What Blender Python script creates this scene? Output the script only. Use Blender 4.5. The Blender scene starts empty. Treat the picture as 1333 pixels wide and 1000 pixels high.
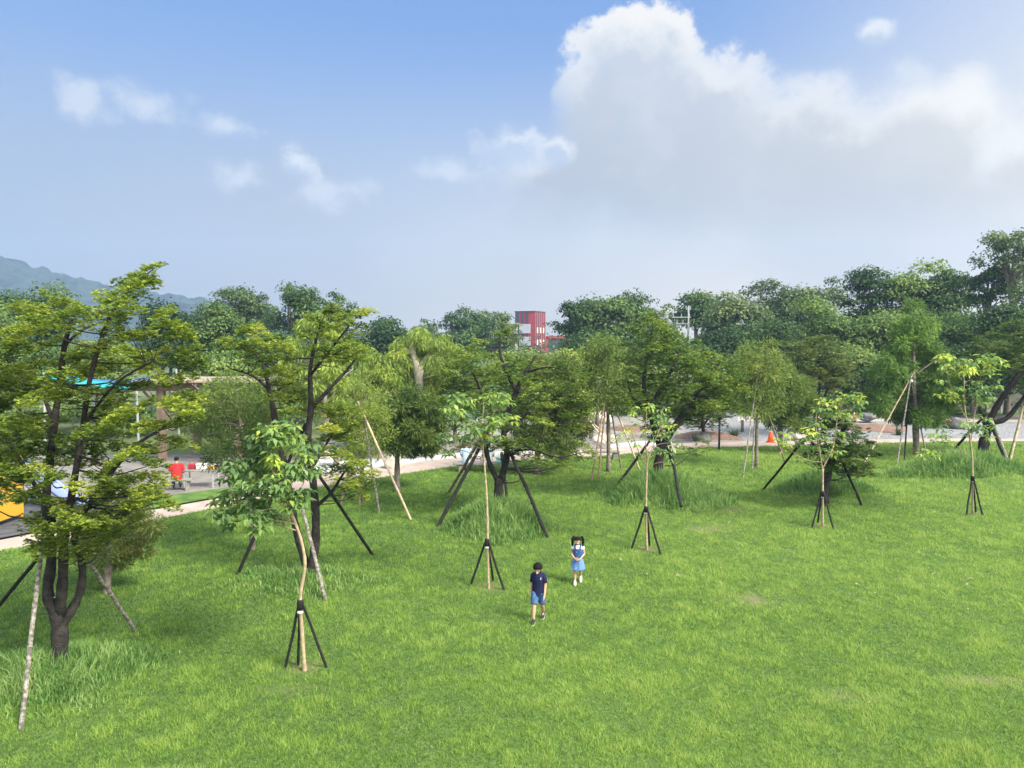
import bpy, bmesh, math, random
import numpy as np
from mathutils import Vector
R = math.radians
SC = bpy.context.scene
COL = SC.collection

# ------------------------------------------------------------------ camera, sky, sun, exposure
CAM_H, F, HORIZ = 6.0, 970.0, 445.0
PITCH = math.atan((500.0 - HORIZ) / F)
cd = bpy.data.cameras.new('camera'); cam = bpy.data.objects.new('camera', cd); COL.objects.link(cam)
cam.location = (0, 0, CAM_H); cam.rotation_euler = (R(90) - PITCH, 0, 0)
cd.sensor_width = 36.0; cd.lens = 36.0 * F / 1333.0; cd.clip_start = 0.1; cd.clip_end = 6000
SC.camera = cam

EXPO = 1.76
SUN_EL, SUN_AZ = 44.0, 128.0          # azimuth clockwise from the viewing direction (+Y), so the sun stands to the right
sd = bpy.data.lights.new('sun', 'SUN'); sd.energy = 2.7; sd.angle = R(18); sd.color = (1.0, 0.93, 0.8)
sun = bpy.data.objects.new('sun', sd); COL.objects.link(sun)
_d = Vector((math.sin(R(SUN_AZ)) * math.cos(R(SUN_EL)), math.cos(R(SUN_AZ)) * math.cos(R(SUN_EL)), math.sin(R(SUN_EL))))
sun.rotation_euler = (-_d).to_track_quat('-Z', 'Y').to_euler(); sun.location = _d * 80

VS = SC.view_settings
SC.display_settings.display_device = 'sRGB'
VS.view_transform = 'Standard'; VS.look = 'None'; VS.gamma = 1.0; VS.use_curve_mapping = False; VS.exposure = EXPO


def ray(px, py):
    x = (px - 666.5) / F; y = (500.0 - py) / F
    return Vector((x, math.cos(PITCH) + y * math.sin(PITCH), -math.sin(PITCH) + y * math.cos(PITCH)))


def s2l(c):
    return tuple(((v / 255) / 12.92 if v / 255 <= 0.04045 else ((v / 255 + 0.055) / 1.055) ** 2.4) for v in c)


def build_world():
    w = bpy.data.worlds.new('World'); SC.world = w; w.use_nodes = True
    nt = w.node_tree; nt.nodes.clear(); N = nt.nodes; L = nt.links
    STR = 0.1
    k = 1.0 / (STR * 2 ** EXPO)

    def m(op, a, b=None, c=None, clamp=False):
        n = N.new('ShaderNodeMath'); n.operation = op; n.use_clamp = clamp
        for i, v in enumerate((a, b, c)):
            if v is None: continue
            if isinstance(v, (int, float)): n.inputs[i].default_value = v
            else: L.new(v, n.inputs[i])
        return n.outputs[0]

    def sstep(v, a, b):
        n = N.new('ShaderNodeMapRange'); n.interpolation_type = 'SMOOTHSTEP'
        L.new(v, n.inputs[0]); n.inputs[1].default_value = a; n.inputs[2].default_value = b
        return n.outputs[0]

    def mix(f, a, b):
        n = N.new('ShaderNodeMix'); n.data_type = 'RGBA'; n.clamp_factor = True
        for i, v in ((0, f), (6, a), (7, b)):
            if isinstance(v, tuple): n.inputs[i].default_value = (*v, 1)
            elif isinstance(v, (int, float)): n.inputs[i].default_value = v
            else: L.new(v, n.inputs[i])
        return n.outputs[2]

    def c(*rgb, g=1.0): return tuple(v * k * g for v in s2l(rgb))
    tc = N.new('ShaderNodeTexCoord'); sp = N.new('ShaderNodeSeparateXYZ'); L.new(tc.outputs['Generated'], sp.inputs[0])
    az = m('ARCTAN2', sp.outputs[0], sp.outputs[1]); el = m('ARCSINE', sp.outputs[2])
    sky = N.new('ShaderNodeTexSky'); sky.sky_type = 'NISHITA'; sky.sun_disc = False
    sky.sun_elevation = R(SUN_EL); sky.sun_rotation = R(SUN_AZ); sky.dust_density = 2.0; sky.ozone_density = 2.0; sky.air_density = 1.2
    # clear sky tinted by the physical sky, whitening towards the horizon and towards the sun
    clear = mix(sstep(el, 0.10, 0.52), c(150, 178, 216), c(104, 150, 218))
    base = mix(0.12, clear, sky.outputs[0])
    low = mix(sstep(az, -0.75, 0.62), c(168, 179, 193), c(254, 243, 222))
    base = mix(m('SUBTRACT', 1.0, sstep(el, 0.0, 0.40)), base, low)
    glow = m('MULTIPLY', sstep(az, 0.15, 1.2), sstep(el, 1.45, 0.25))
    base = mix(m('MULTIPLY', glow, 0.9), base, c(255, 246, 226, g=1.3))
    # noises in direction space
    def noise(vec, scale, det=7, rough=0.58):
        n = N.new('ShaderNodeTexNoise'); n.inputs['Scale'].default_value = scale; n.inputs['Detail'].default_value = det
        n.inputs['Roughness'].default_value = rough; L.new(vec, n.inputs['Vector']); return n.outputs[0]
    vec = tc.outputs['Generated']
    n1 = noise(vec, 7.0); n2 = noise(vec, 21.0, 9, 0.66)

    def blobs(lst, daz=0.0, de=0.0):
        out = None
        for (px, py, rx, ry) in lst:
            d = ray(px, py); a0 = math.atan2(d.x, d.y); e0 = math.asin(d.z / d.length)
            u = m('MULTIPLY', m('SUBTRACT', az, a0 - daz), F / rx * 1.0)
            v = m('MULTIPLY', m('SUBTRACT', el, e0 - de), F / ry * 1.0)
            r = m('SQRT', m('ADD', m('MULTIPLY', u, u), m('MULTIPLY', v, v)))
            f = m('SUBTRACT', 1.0, r)
            out = f if out is None else m('SMOOTH_MAX', out, f, 0.25)
        return out
    big = [(840, 92, 92, 92), (770, 145, 60, 90), (905, 150, 120, 95), (1000, 205, 175, 100), (1110, 220, 150, 85),
           (1205, 180, 80, 70), (1245, 150, 45, 50), (1330, 240, 140, 85), (1000, 262, 330, 70), (860, 225, 190, 85), (740, 225, 90, 60), (1200, 255, 220, 70)]
    nz = m('ADD', m('MULTIPLY', m('SUBTRACT', n1, 0.5), 1.35), m('MULTIPLY', m('SUBTRACT', n2, 0.5), 1.05))
    fb = m('ADD', blobs(big), nz)
    fb2 = m('ADD', blobs(big, 0.016, 0.045), nz)
    # soft lower edge, crisp upper one
    cover = m('ADD', m('MULTIPLY', sstep(fb, 0.0, 0.22), sstep(el, 0.28, 0.40)), m('MULTIPLY', sstep(fb, -0.15, 0.65), sstep(el, 0.40, 0.28)))
    lit = m('SUBTRACT', 1.0, sstep(fb2, -0.15, 0.42))
    grey = mix(sstep(az, 0.05, 0.62), c(188, 193, 200), c(230, 226, 215))
    grey = mix(sstep(el, 0.16, 0.42), grey, c(212, 219, 228))
    ccol = mix(m('MULTIPLY', lit, 0.95), grey, c(255, 252, 244, g=1.04))
    ccol = mix(m('MULTIPLY', sstep(n1, 0.50, 0.68), 0.28), ccol, c(242, 243, 240))
    fade = sstep(el, 0.10, 0.19)
    out = mix(m('MULTIPLY', m('MULTIPLY', cover, fade), 0.93), base, ccol)
    # a thin veil under the big cloud
    n3 = noise(vec, 3.2, 5, 0.5)
    veil = m('MULTIPLY', m('MULTIPLY', sstep(n3, 0.42, 0.7), sstep(el, 0.36, 0.10)), 0.5)
    out = mix(veil, out, c(186, 191, 200))
    small = [(672, 190, 62, 38), (724, 195, 32, 24), (388, 213, 34, 30), (1136, 42, 30, 18)]
    n4 = noise(vec, 26.0, 8, .62); nzs = m('ADD', nz, m('MULTIPLY', m('SUBTRACT', n4, 0.5), 1.6))
    fs = m('ADD', blobs(small), nzs); fs2 = m('ADD', blobs(small, 0.006, 0.012), nzs)
    scol = mix(m('SUBTRACT', 1.0, sstep(fs2, 0.0, 0.6)), c(196, 211, 232), c(238, 242, 246))
    out = mix(m('MULTIPLY', sstep(fs, 0.0, 0.55), 0.9), out, scol)
    faint = [(185, 135, 55, 30), (105, 130, 32, 26), (300, 165, 48, 20), (312, 228, 46, 26), (430, 250, 70, 26), (1180, 95, 40, 22), (590, 225, 70, 25)]
    ff = m('ADD', blobs(faint), m('MULTIPLY', nzs, 1.2))
    out = mix(m('MULTIPLY', sstep(ff, 0.05, 0.95), 0.75), out, c(222, 230, 240))
    # unseen bright clouds added behind and above the viewer for more soft light
    other = m('MULTIPLY', sstep(n3, 0.44, 0.6), m('MAXIMUM', sstep(m('ABSOLUTE', az), 0.85, 1.3), sstep(el, 0.6, 0.85)))
    out = mix(m('MULTIPLY', other, 0.85), out, c(250, 249, 244, g=3.8))
    bg = N.new('ShaderNodeBackground'); bg.inputs[1].default_value = STR; L.new(out, bg.inputs[0])
    wo = N.new('ShaderNodeOutputWorld'); L.new(bg.outputs[0], wo.inputs[0])


build_world()

# ------------------------------------------------------------------ helpers
rng = np.random.default_rng(7)
random.seed(7)
_tab = np.random.default_rng(3).random((256, 256))


def vn(x, y, s, o=0):
    x = np.asarray(x) / s + o * 17.3; y = np.asarray(y) / s + o * 9.1
    xi = np.floor(x).astype(int); yi = np.floor(y).astype(int); fx = x - xi; fy = y - yi
    fx = fx * fx * (3 - 2 * fx); fy = fy * fy * (3 - 2 * fy)
    g = lambda i, j: _tab[(xi + i) % 256, (yi + j) % 256]
    return (g(0, 0) * (1 - fx) + g(1, 0) * fx) * (1 - fy) + (g(0, 1) * (1 - fx) + g(1, 1) * fx) * fy


def flat(px, py, z=0.0):
    d = ray(px, py); t = (z - CAM_H) / d.z
    return Vector((d.x * t, d.y * t, z))


MOUNDS = [(650, 688, 1.8, .46), (858, 655, 2.6, .62), (1072, 645, 2.1, .46), (1258, 622, 3.0, .62), (70, 880, 1.8, .22), (385, 765, 2.6, .26), (1190, 600, 2.0, .15)]
_ms = [(flat(a, b).x, flat(a, b).y, r, h) for a, b, r, h in MOUNDS]


def hgt(x, y):
    z = 0.10 * (vn(x, y, 6.0, 1) - .5) + 0.05
    for mx, my, r, h in _ms:
        q = ((x - mx) ** 2 + (y - my) ** 2) / (r * r)
        z = z + h * np.exp(-1.6 * q)
    return z


def G(px, py):
    p = flat(px, py)
    for _ in range(3):
        p = flat(px, py, float(hgt(p.x, p.y)))
    return p


def Q(px, py, Y):
    d = ray(px, py); t = Y / d.y
    return Vector((d.x * t, Y, CAM_H + d.z * t))


def tag(o, label=None, cat=None, group=None, kind=None):
    if label: o['label'] = label
    if cat: o['category'] = cat
    if group: o['group'] = group
    if kind: o['kind'] = kind
    return o


def thing(name, label, cat, loc=(0, 0, 0), rz=0, group=None):
    o = bpy.data.objects.new(name, None); COL.objects.link(o)
    o.location = loc; o.rotation_euler = (0, 0, rz); o.empty_display_size = 0.2
    return tag(o, label, cat, group)


def link(name, me, mats, parent=None):
    o = bpy.data.objects.new(name, me); COL.objects.link(o)
    for mm in (mats if isinstance(mats, (list, tuple)) else [mats]): me.materials.append(mm)
    if parent: o.parent = parent
    return o


def np_obj(name, V, faces, mat, parent=None, tint=None, smooth=False, mi=None):
    """faces: list of int arrays, each (n,k)."""
    me = bpy.data.meshes.new(name)
    V = np.asarray(V, dtype=np.float32)
    me.vertices.add(len(V)); me.vertices.foreach_set('co', V.ravel())
    faces = [np.asarray(f, dtype=np.int32) for f in faces if len(f)]
    idx = np.concatenate([f.ravel() for f in faces]); tot = np.concatenate([np.full(len(f), f.shape[1], np.int32) for f in faces])
    st = np.concatenate([[0], np.cumsum(tot)[:-1]]).astype(np.int32)
    me.loops.add(len(idx)); me.loops.foreach_set('vertex_index', idx)
    me.polygons.add(len(tot)); me.polygons.foreach_set('loop_start', st); me.polygons.foreach_set('loop_total', tot)
    if smooth: me.polygons.foreach_set('use_smooth', np.ones(len(tot), bool))
    if mi is not None: me.polygons.foreach_set('material_index', np.asarray(mi, np.int32))
    if tint is not None:
        a = me.attributes.new('tint', 'FLOAT', 'POINT'); a.data.foreach_set('value', np.asarray(tint, np.float32))
    me.update(calc_edges=True)
    return link(name, me, mat, parent)


class MB:
    """collects boxes, tubes, lofts into one mesh"""
    def __init__(s): s.V = []; s.F = []; s.n = 0; s.M = []
    def add(s, V, F, mi=0):
        s.V += [tuple(v) for v in V]; s.F += [tuple(i + s.n for i in f) for f in F]; s.M += [mi] * len(F); s.n += len(V); return s
    def box(s, c, d, rz=0, mi=0, bev=0.0, rx=0.0):
        bm = bmesh.new(); bmesh.ops.create_cube(bm, size=1)
        for v in bm.verts: v.co = Vector((v.co.x * d[0], v.co.y * d[1], v.co.z * d[2]))
        if bev: bmesh.ops.bevel(bm, geom=bm.edges[:], offset=bev, segments=2, affect='EDGES', profile=.5)
        from mathutils import Matrix
        mt = Matrix.Translation(c) @ Matrix.Rotation(rz, 4, 'Z') @ Matrix.Rotation(rx, 4, 'X'); bm.transform(mt)
        bm.verts.index_update()
        s.add([v.co for v in bm.verts], [[v.index for v in f.verts] for f in bm.faces], mi); bm.free(); return s
    def tube(s, pts, rad, n=8, mi=0, cap=True):
        V, Fc = tube(pts, rad, n, cap); return s.add(V, Fc, mi)
    def loft(s, rings, n=16, mi=0, cap=True, wob=0.0):
        V = []; Fc = []
        for k, (c, rx, ry) in enumerate(rings):
            for i in range(n):
                a = 2 * math.pi * i / n; w = 1 + wob * math.sin(3 * a + k * 1.7) * (0.5 + 0.5 * math.sin(k * 2.3 + 5 * a))
                V.append((c[0] + rx * w * math.cos(a), c[1] + ry * w * math.sin(a), c[2]))
        for k in range(len(rings) - 1):
            for i in range(n):
                j = (i + 1) % n; Fc.append((k * n + i, k * n + j, (k + 1) * n + j, (k + 1) * n + i))
        if cap: Fc.append(tuple(range(n - 1, -1, -1))); Fc.append(tuple(range((len(rings) - 1) * n, len(rings) * n)))
        return s.add(V, Fc, mi)
    def ball(s, c, r, mi=0, noise=0.0, sub=2, seed=0):
        bm = bmesh.new(); bmesh.ops.create_icosphere(bm, subdivisions=sub, radius=1); rr = random.Random(seed)
        ph = [rr.uniform(0, 6) for _ in range(6)]
        for v in bm.verts:
            q = v.co
            f = 1 + noise * (math.sin(3 * q.x + ph[0]) * math.sin(2.5 * q.y + ph[1]) + .6 * math.sin(5 * q.z + ph[2] + 3 * q.x) + .35 * math.sin(9 * q.y + ph[3]) * math.sin(8 * q.x + ph[4]))
            v.co = Vector((c[0] + q.x * r[0] * f, c[1] + q.y * r[1] * f, c[2] + q.z * r[2] * f))
        bm.verts.index_update()
        s.add([v.co for v in bm.verts], [[v.index for v in f.verts] for f in bm.faces], mi); bm.free(); return s
    def build(s, name, mat, parent=None, smooth=False):
        me = bpy.data.meshes.new(name); me.from_pydata(s.V, [], s.F); me.update()
        me.polygons.foreach_set('material_index', s.M)
        if smooth: me.polygons.foreach_set('use_smooth', [True] * len(s.F))
        return link(name, me, mat, parent)


def tube(pts, rad, n=8, cap=True):
    pts = [Vector(p) for p in pts]; V = []; Fc = []
    if isinstance(rad, (int, float)): rad = [rad] * len(pts)
    t0 = (pts[1] - pts[0]).normalized(); u = t0.orthogonal().normalized()
    for i, p in enumerate(pts):
        t = ((pts[min(i + 1, len(pts) - 1)] - pts[max(i - 1, 0)])).normalized()
        u = (u - t * u.dot(t))
        u = u.normalized() if u.length > 1e-6 else t.orthogonal().normalized()
        w = t.cross(u)
        for k in range(n):
            a = 2 * math.pi * k / n; V.append(p + (u * math.cos(a) + w * math.sin(a)) * rad[i])
    for i in range(len(pts) - 1):
        for k in range(n):
            j = (k + 1) % n; Fc.append((i * n + k, i * n + j, (i + 1) * n + j, (i + 1) * n + k))
    if cap: Fc.append(tuple(range(n - 1, -1, -1))); Fc.append(tuple(range((len(pts) - 1) * n, len(pts) * n)))
    return V, Fc


def smooth_line(pts, rad, sub=4):
    """Catmull-Rom through pts (Vectors) with radii"""
    P = [Vector(p) for p in pts]; out = []; ro = []
    for i in range(len(P) - 1):
        a, b, c, d = P[max(i - 1, 0)], P[i], P[i + 1], P[min(i + 2, len(P) - 1)]
        for k in range(sub):
            t = k / sub
            out.append(0.5 * ((2 * b) + (c - a) * t + (2 * a - 5 * b + 4 * c - d) * t * t + (-a + 3 * b - 3 * c + d) * t ** 3))
            ro.append(rad[i] * (1 - t) + rad[i + 1] * t)
    out.append(P[-1]); ro.append(rad[-1])
    return out, ro


# ------------------------------------------------------------------ materials
def mat(name, col, rough=0.7, var=0.0, scale=6.0, bump=0.0, bscale=20.0, spec=0.3, metal=0.0, col2=None, detail=4, lo=.35, hi=.65):
    m = bpy.data.materials.new(name); m.use_nodes = True; nt = m.node_tree; b = nt.nodes['Principled BSDF']
    b.inputs['Roughness'].default_value = rough; b.inputs['Specular IOR Level'].default_value = spec; b.inputs['Metallic'].default_value = metal
    b.inputs['Base Color'].default_value = (*col, 1)
    tc = nt.nodes.new('ShaderNodeTexCoord')
    if var or col2:
        n = nt.nodes.new('ShaderNodeTexNoise'); n.inputs['Scale'].default_value = scale; n.inputs['Detail'].default_value = detail
        nt.links.new(tc.outputs['Object'], n.inputs['Vector'])
        r = nt.nodes.new('ShaderNodeValToRGB'); c2 = col2 or tuple(min(1, v * (1 + var)) for v in col); c1 = col if col2 else tuple(v * (1 - var) for v in col)
        r.color_ramp.elements[0].color = (*c1, 1); r.color_ramp.elements[1].color = (*c2, 1)
        r.color_ramp.elements[0].position = lo; r.color_ramp.elements[1].position = hi
        nt.links.new(n.outputs[0], r.inputs[0]); nt.links.new(r.outputs[0], b.inputs['Base Color'])
    if bump:
        n = nt.nodes.new('ShaderNodeTexNoise'); n.inputs['Scale'].default_value = bscale; n.inputs['Detail'].default_value = 5
        nt.links.new(tc.outputs['Object'], n.inputs['Vector'])
        bp = nt.nodes.new('ShaderNodeBump'); bp.inputs['Strength'].default_value = bump; bp.inputs['Distance'].default_value = .05
        nt.links.new(n.outputs[0], bp.inputs['Height']); nt.links.new(bp.outputs[0], b.inputs['Normal'])
    return m


def leaf_mat(name, stops, trans=0.35, rough=0.5, spec=0.25, obj_var=0.0):
    m = bpy.data.materials.new(name); m.use_nodes = True; nt = m.node_tree; b = nt.nodes['Principled BSDF']; out = nt.nodes['Material Output']
    at = nt.nodes.new('ShaderNodeAttribute'); at.attribute_name = 'tint'
    r = nt.nodes.new('ShaderNodeValToRGB')
    els = r.color_ramp.elements
    while len(els) < len(stops): els.new(0.5)
    for e, (p, c) in zip(els, stops): e.position = p; e.color = (*c, 1)
    nt.links.new(at.outputs['Fac'], r.inputs[0])
    b.inputs['Roughness'].default_value = rough; b.inputs['Specular IOR Level'].default_value = spec
    nt.links.new(r.outputs[0], b.inputs['Base Color'])
    t = nt.nodes.new('ShaderNodeBsdfTranslucent'); nt.links.new(r.outputs[0], t.inputs[0])
    mx = nt.nodes.new('ShaderNodeMixShader'); mx.inputs[0].default_value = trans
    nt.links.new(b.outputs[0], mx.inputs[1]); nt.links.new(t.outputs[0], mx.inputs[2]); nt.links.new(mx.outputs[0], out.inputs[0])
    return m


M = {}
M['bark_dark'] = mat('bark_dark', (.014, .012, .011), .9, col2=(.042, .037, .033), scale=9, bump=.6, bscale=30)
M['bark_grey'] = mat('bark_grey', (.11, .09, .07), .9, col2=(.24, .21, .17), scale=9, bump=.5, bscale=25)
M['bark_pale'] = mat('bark_pale', (.30, .27, .21), .85, col2=(.5, .46, .37), scale=5, bump=.3)
M['stem'] = mat('stem', (.26, .20, .12), .8, col2=(.42, .34, .22), scale=12)
M['stake_black'] = mat('stake_black', (.009, .009, .009), .8, col2=(.026, .024, .021), scale=14, lo=.45, hi=.75)
M['stake_grey'] = mat('stake_grey', (.10, .09, .075), .85, col2=(.27, .25, .22), scale=16, lo=.42, hi=.6)
M['bamboo'] = mat('bamboo', (.36, .28, .17), .7, col2=(.55, .46, .32), scale=6)
M['bamboo_brown'] = mat('bamboo_brown', (.14, .09, .06), .7, col2=(.28, .20, .13), scale=6)
M['wrap'] = mat('wrap', (.012, .012, .013), .8)
M['rope'] = mat('rope', (.7, .7, .66), .8)
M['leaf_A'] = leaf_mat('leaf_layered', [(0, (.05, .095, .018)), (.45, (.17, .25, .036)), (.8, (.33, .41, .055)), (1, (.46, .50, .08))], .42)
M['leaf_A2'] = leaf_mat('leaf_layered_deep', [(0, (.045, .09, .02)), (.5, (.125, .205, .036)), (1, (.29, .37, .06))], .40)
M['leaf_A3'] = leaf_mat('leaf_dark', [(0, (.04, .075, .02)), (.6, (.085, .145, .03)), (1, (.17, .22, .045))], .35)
M['leaf_C'] = leaf_mat('leaf_feathery', [(0, (.08, .135, .035)), (.5, (.16, .25, .055)), (1, (.30, .35, .075))], .45)
M['leaf_C2'] = leaf_mat('leaf_feathery_cool', [(0, (.09, .17, .045)), (.6, (.17, .30, .06)), (1, (.30, .42, .08))], .45)
M['leaf_C3'] = leaf_mat('leaf_feathery_olive', [(0, (.08, .125, .035)), (.5, (.155, .21, .05)), (1, (.32, .28, .08))], .45)
M['leaf_B'] = leaf_mat('leaf_broad', [(0, (.10, .19, .07)), (.55, (.20, .33, .10)), (.85, (.34, .46, .07)), (1, (.48, .58, .09))], .42, .4, .4)
M['leaf_D'] = leaf_mat('leaf_willow', [(0, (.15, .22, .05)), (.6, (.28, .39, .07)), (1, (.42, .50, .10))], .48)
M['leaf_E'] = leaf_mat('leaf_wood', [(0, (.018, .045, .014)), (.5, (.05, .108, .028)), (1, (.13, .205, .048))], .33)
M['leaf_E2'] = leaf_mat('leaf_wood_mid', [(0, (.045, .095, .028)), (.5, (.115, .20, .048)), (1, (.25, .335, .075))], .38)
M['leaf_E3'] = leaf_mat('leaf_wood_grey', [(0, (.045, .08, .035)), (.5, (.10, .16, .06)), (1, (.20, .265, .09))], .36)
M['leaf_S'] = leaf_mat('leaf_spiky', [(0, (.03, .06, .03)), (.5, (.07, .11, .05)), (1, (.20, .21, .07))], .2)
M['grass'] = leaf_mat('grass_blades', [(0, (.05, .12, .026)), (.35, (.135, .265, .046)), (.7, (.27, .415, .075)), (1, (.36, .47, .12))], .42, .55, .2)
M['tall_grass'] = leaf_mat('tall_grass_blades', [(0, (.07, .16, .035)), (.5, (.18, .33, .085)), (1, (.36, .47, .16))], .4, .5, .25)


# ------------------------------------------------------------------ ground: lawn, path, gravel
FRONT = [(-420, 800), (-250, 775), (0, 722), (100, 705), (215, 677), (290, 661), (400, 637), (500, 622), (600, 607), (700, 599), (800, 593), (900, 586), (1000, 582), (1100, 579.5), (1200, 577.5), (1333, 576), (1700, 575)]
REAR = [(-420, 765), (-250, 745), (0, 702), (52, 692), (211, 661), (290, 647), (400, 618), (500, 606.5), (600, 594.5), (700, 587.5), (800, 582), (862, 577.5), (950, 574.5), (1115, 572), (1333, 570.5), (1700, 569.5)]


def polar(lst):
    P = [flat(a, b) for a, b in lst]
    return np.array([math.atan2(p.x, p.y) for p in P]), np.array([math.hypot(p.x, p.y) for p in P])


fa, fr = polar(FRONT); ra, rr_ = polar(REAR)
front_r = lambda a: np.interp(a, fa, fr)
rear_r = lambda a: np.interp(a, ra, rr_)


def ring_sheet(name, a0, a1, na, inner, outer, nr, zf, matl, kind='structure', skirt=0.0):
    A = np.linspace(a0, a1, na); T = np.linspace(0, 1, nr)
    ri = np.array([inner(a) for a in A]); ro = np.array([outer(a) for a in A])
    rad = ri[None, :] * (1 - T[:, None]) + ro[None, :] * T[:, None]
    X = rad * np.sin(A)[None, :]; Y = rad * np.cos(A)[None, :]
    Z = zf(X, Y) * np.ones_like(X)
    V = np.stack([X, Y, Z], -1).reshape(-1, 3)
    i = np.arange(nr - 1)[:, None] * na + np.arange(na - 1)[None, :]
    Fq = np.stack([i, i + 1, i + na + 1, i + na], -1).reshape(-1, 4)
    if skirt:
        b = np.arange((nr - 1) * na, nr * na); V2 = V[b].copy(); V2[:, 2] = -skirt
        n0 = len(V); V = np.concatenate([V, V2]); k = np.arange(na - 1)
        Fq = np.concatenate([Fq, np.stack([b[:-1], b[1:], n0 + k + 1, n0 + k], -1)])
    o = np_obj(name, V, [Fq], matl, smooth=True); tag(o, kind=kind); return o


M['soil'] = mat('soil_ground', (.055, .085, .03), .95, col2=(.12, .15, .06), scale=.12, bump=.2)
M['lawn'] = mat('lawn_ground', (.055, .105, .022), .95, col2=(.11, .175, .036), scale=14, bump=.5, bscale=25, detail=8)
M['path'] = mat('path_pink', (.33, .26, .225), .85, col2=(.42, .345, .30), scale=1.6, bump=.1, bscale=40, detail=8)
M['gravel'] = mat('grey_gravel', (.12, .125, .13), .95, col2=(.30, .31, .315), scale=9, bump=.6, bscale=14, detail=8)
M['sand'] = mat('sandy_ground', (.17, .16, .14), .95, col2=(.28, .265, .24), scale=1.2, bump=.3, bscale=14, detail=8)
M['white_gravel'] = mat('white_gravel', (.36, .37, .38), .9, col2=(.66, .66, .66), scale=10, bump=.8, bscale=12, detail=6)
M['black_soil'] = mat('black_soil', (.09, .085, .075), .95, col2=(.20, .185, .165), scale=5, bump=.5, detail=8)
M['red_soil'] = mat('red_soil', (.14, .085, .066), .95, col2=(.23, .15, .118), scale=5, bump=.5, detail=8)
M['road'] = mat('pale_road', (.30, .265, .23), .9, col2=(.40, .36, .31), scale=1.5)
M['rubber'] = mat('rubber', (.055, .06, .068), .9, col2=(.09, .095, .105), scale=3, bump=.2)
M['plaza'] = mat('plaza_slab', (.15, .14, .13), .9, col2=(.23, .215, .20), scale=1.5)
M['strip'] = mat('strip_ground', (.05, .11, .02), .95, col2=(.10, .18, .03), scale=2, bump=.4)


def sheet(name, pts, z, matl, kind='structure'):
    bm = bmesh.new(); vs = [bm.verts.new((p[0], p[1], z)) for p in pts]; f = bm.faces.new(vs)
    if f.normal.z < 0: f.normal_flip()
    me = bpy.data.meshes.new(name); bm.to_mesh(me); bm.free()
    o = link(name, me, matl); tag(o, kind=kind); return o


sheet('ground', [(-1490, -120), (1490, -120), (1490, 1165), (-1490, 1165)], -0.10, M['soil'])
# lawn is a gently undulating sheet, its far edge standing a little above the path
ring_sheet('lawn', R(-58), R(58), 420, lambda a: 2.0, lambda a: front_r(a), 160, hgt, M['lawn'], skirt=.09)
ring_sheet('path', R(-58), R(58), 400, lambda a: front_r(a) - 0.1, lambda a: rear_r(a), 6, lambda x, y: -0.03 + 0 * x, M['path'])
ring_sheet('garden_ground', R(-12), R(56), 200, lambda a: rear_r(a), lambda a: max(rear_r(a) + 1, 64 / max(.5, math.cos(a))), 10, lambda x, y: -0.07 + 0 * x, M['gravel'])
ring_sheet('sand_ground', R(-14), R(13), 100, lambda a: rear_r(a) + .05, lambda a: rear_r(a) + 17, 10, lambda x, y: -0.064 + 0 * x, M['sand'])
WG = [(395, 594), (440, 593), (480, 596), (540, 598), (600, 588), (650, 586), (700, 584), (745, 579), (790, 577), (830, 574), (875, 572)]
wa, wr = polar(WG)
ring_sheet('white_gravel', wa[0], wa[-1], 140, lambda a: rear_r(a) + .02, lambda a: max(rear_r(a) + .15, float(np.interp(a, wa, wr)) + .5 * math.sin(a * 37) ), 6, lambda x, y: -0.058 + .05 * vn(x, y, .7, 4), M['white_gravel'])
sheet('plaza', [flat(*p, -.05) for p in [(-400, 700), (0, 655), (120, 668), (215, 652), (300, 643), (390, 618), (392, 592), (100, 592), (-400, 600)]], -.05, M['plaza'])
sheet('play_surface', [flat(*p, -.036) for p in [(-400, 757), (-250, 742), (0, 700.5), (50, 691), (62, 676), (110, 660), (40, 648), (-400, 660)]], -.036, M['rubber'])
sheet('grass_verge', [flat(*p, -.035) for p in [(150, 667), (215, 659), (290, 645.5), (340, 634), (385, 621), (385, 606), (340, 620), (300, 634), (215, 645), (150, 652)]], -.04, M['strip'])
sheet('service_road', [flat(*p, -.06) for p in [(960, 549), (1700, 550), (1700, 541), (960, 543)]], -.05, M['road'])
sheet('far_lawn', [flat(*p, -.06) for p in [(960, 541), (1700, 540), (1700, 530), (960, 532)]], -.05, M['strip'])


def worn(X, Y):
    b = np.zeros_like(X)
    for (px, py, rx, ry) in [(975, 783, 36, 9), (378, 903, 34, 8), (1105, 908, 42, 9), (925, 691, 26, 5), (950, 668, 25, 4), (1285, 890, 60, 8)]:
        c = flat(px, py); sx = rx / F * c.y; sy = ry / F * c.y * c.y / CAM_H
        b = np.maximum(b, np.exp(-(((X - c.x) / sx) ** 2 + ((Y - c.y) / sy) ** 2)) * (.15 + .95 * vn(X, Y, .30, 11)))
    for (px, py) in [(397, 873), (636, 766), (842, 716), (1071, 686), (1266, 669)]:      # dug rings at the young trees
        c = flat(px, py); b = np.maximum(b, .8 * np.exp(-((X - c.x) ** 2 + (Y - c.y) ** 2) / .10))
    return np.clip(b, 0, 1)


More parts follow.
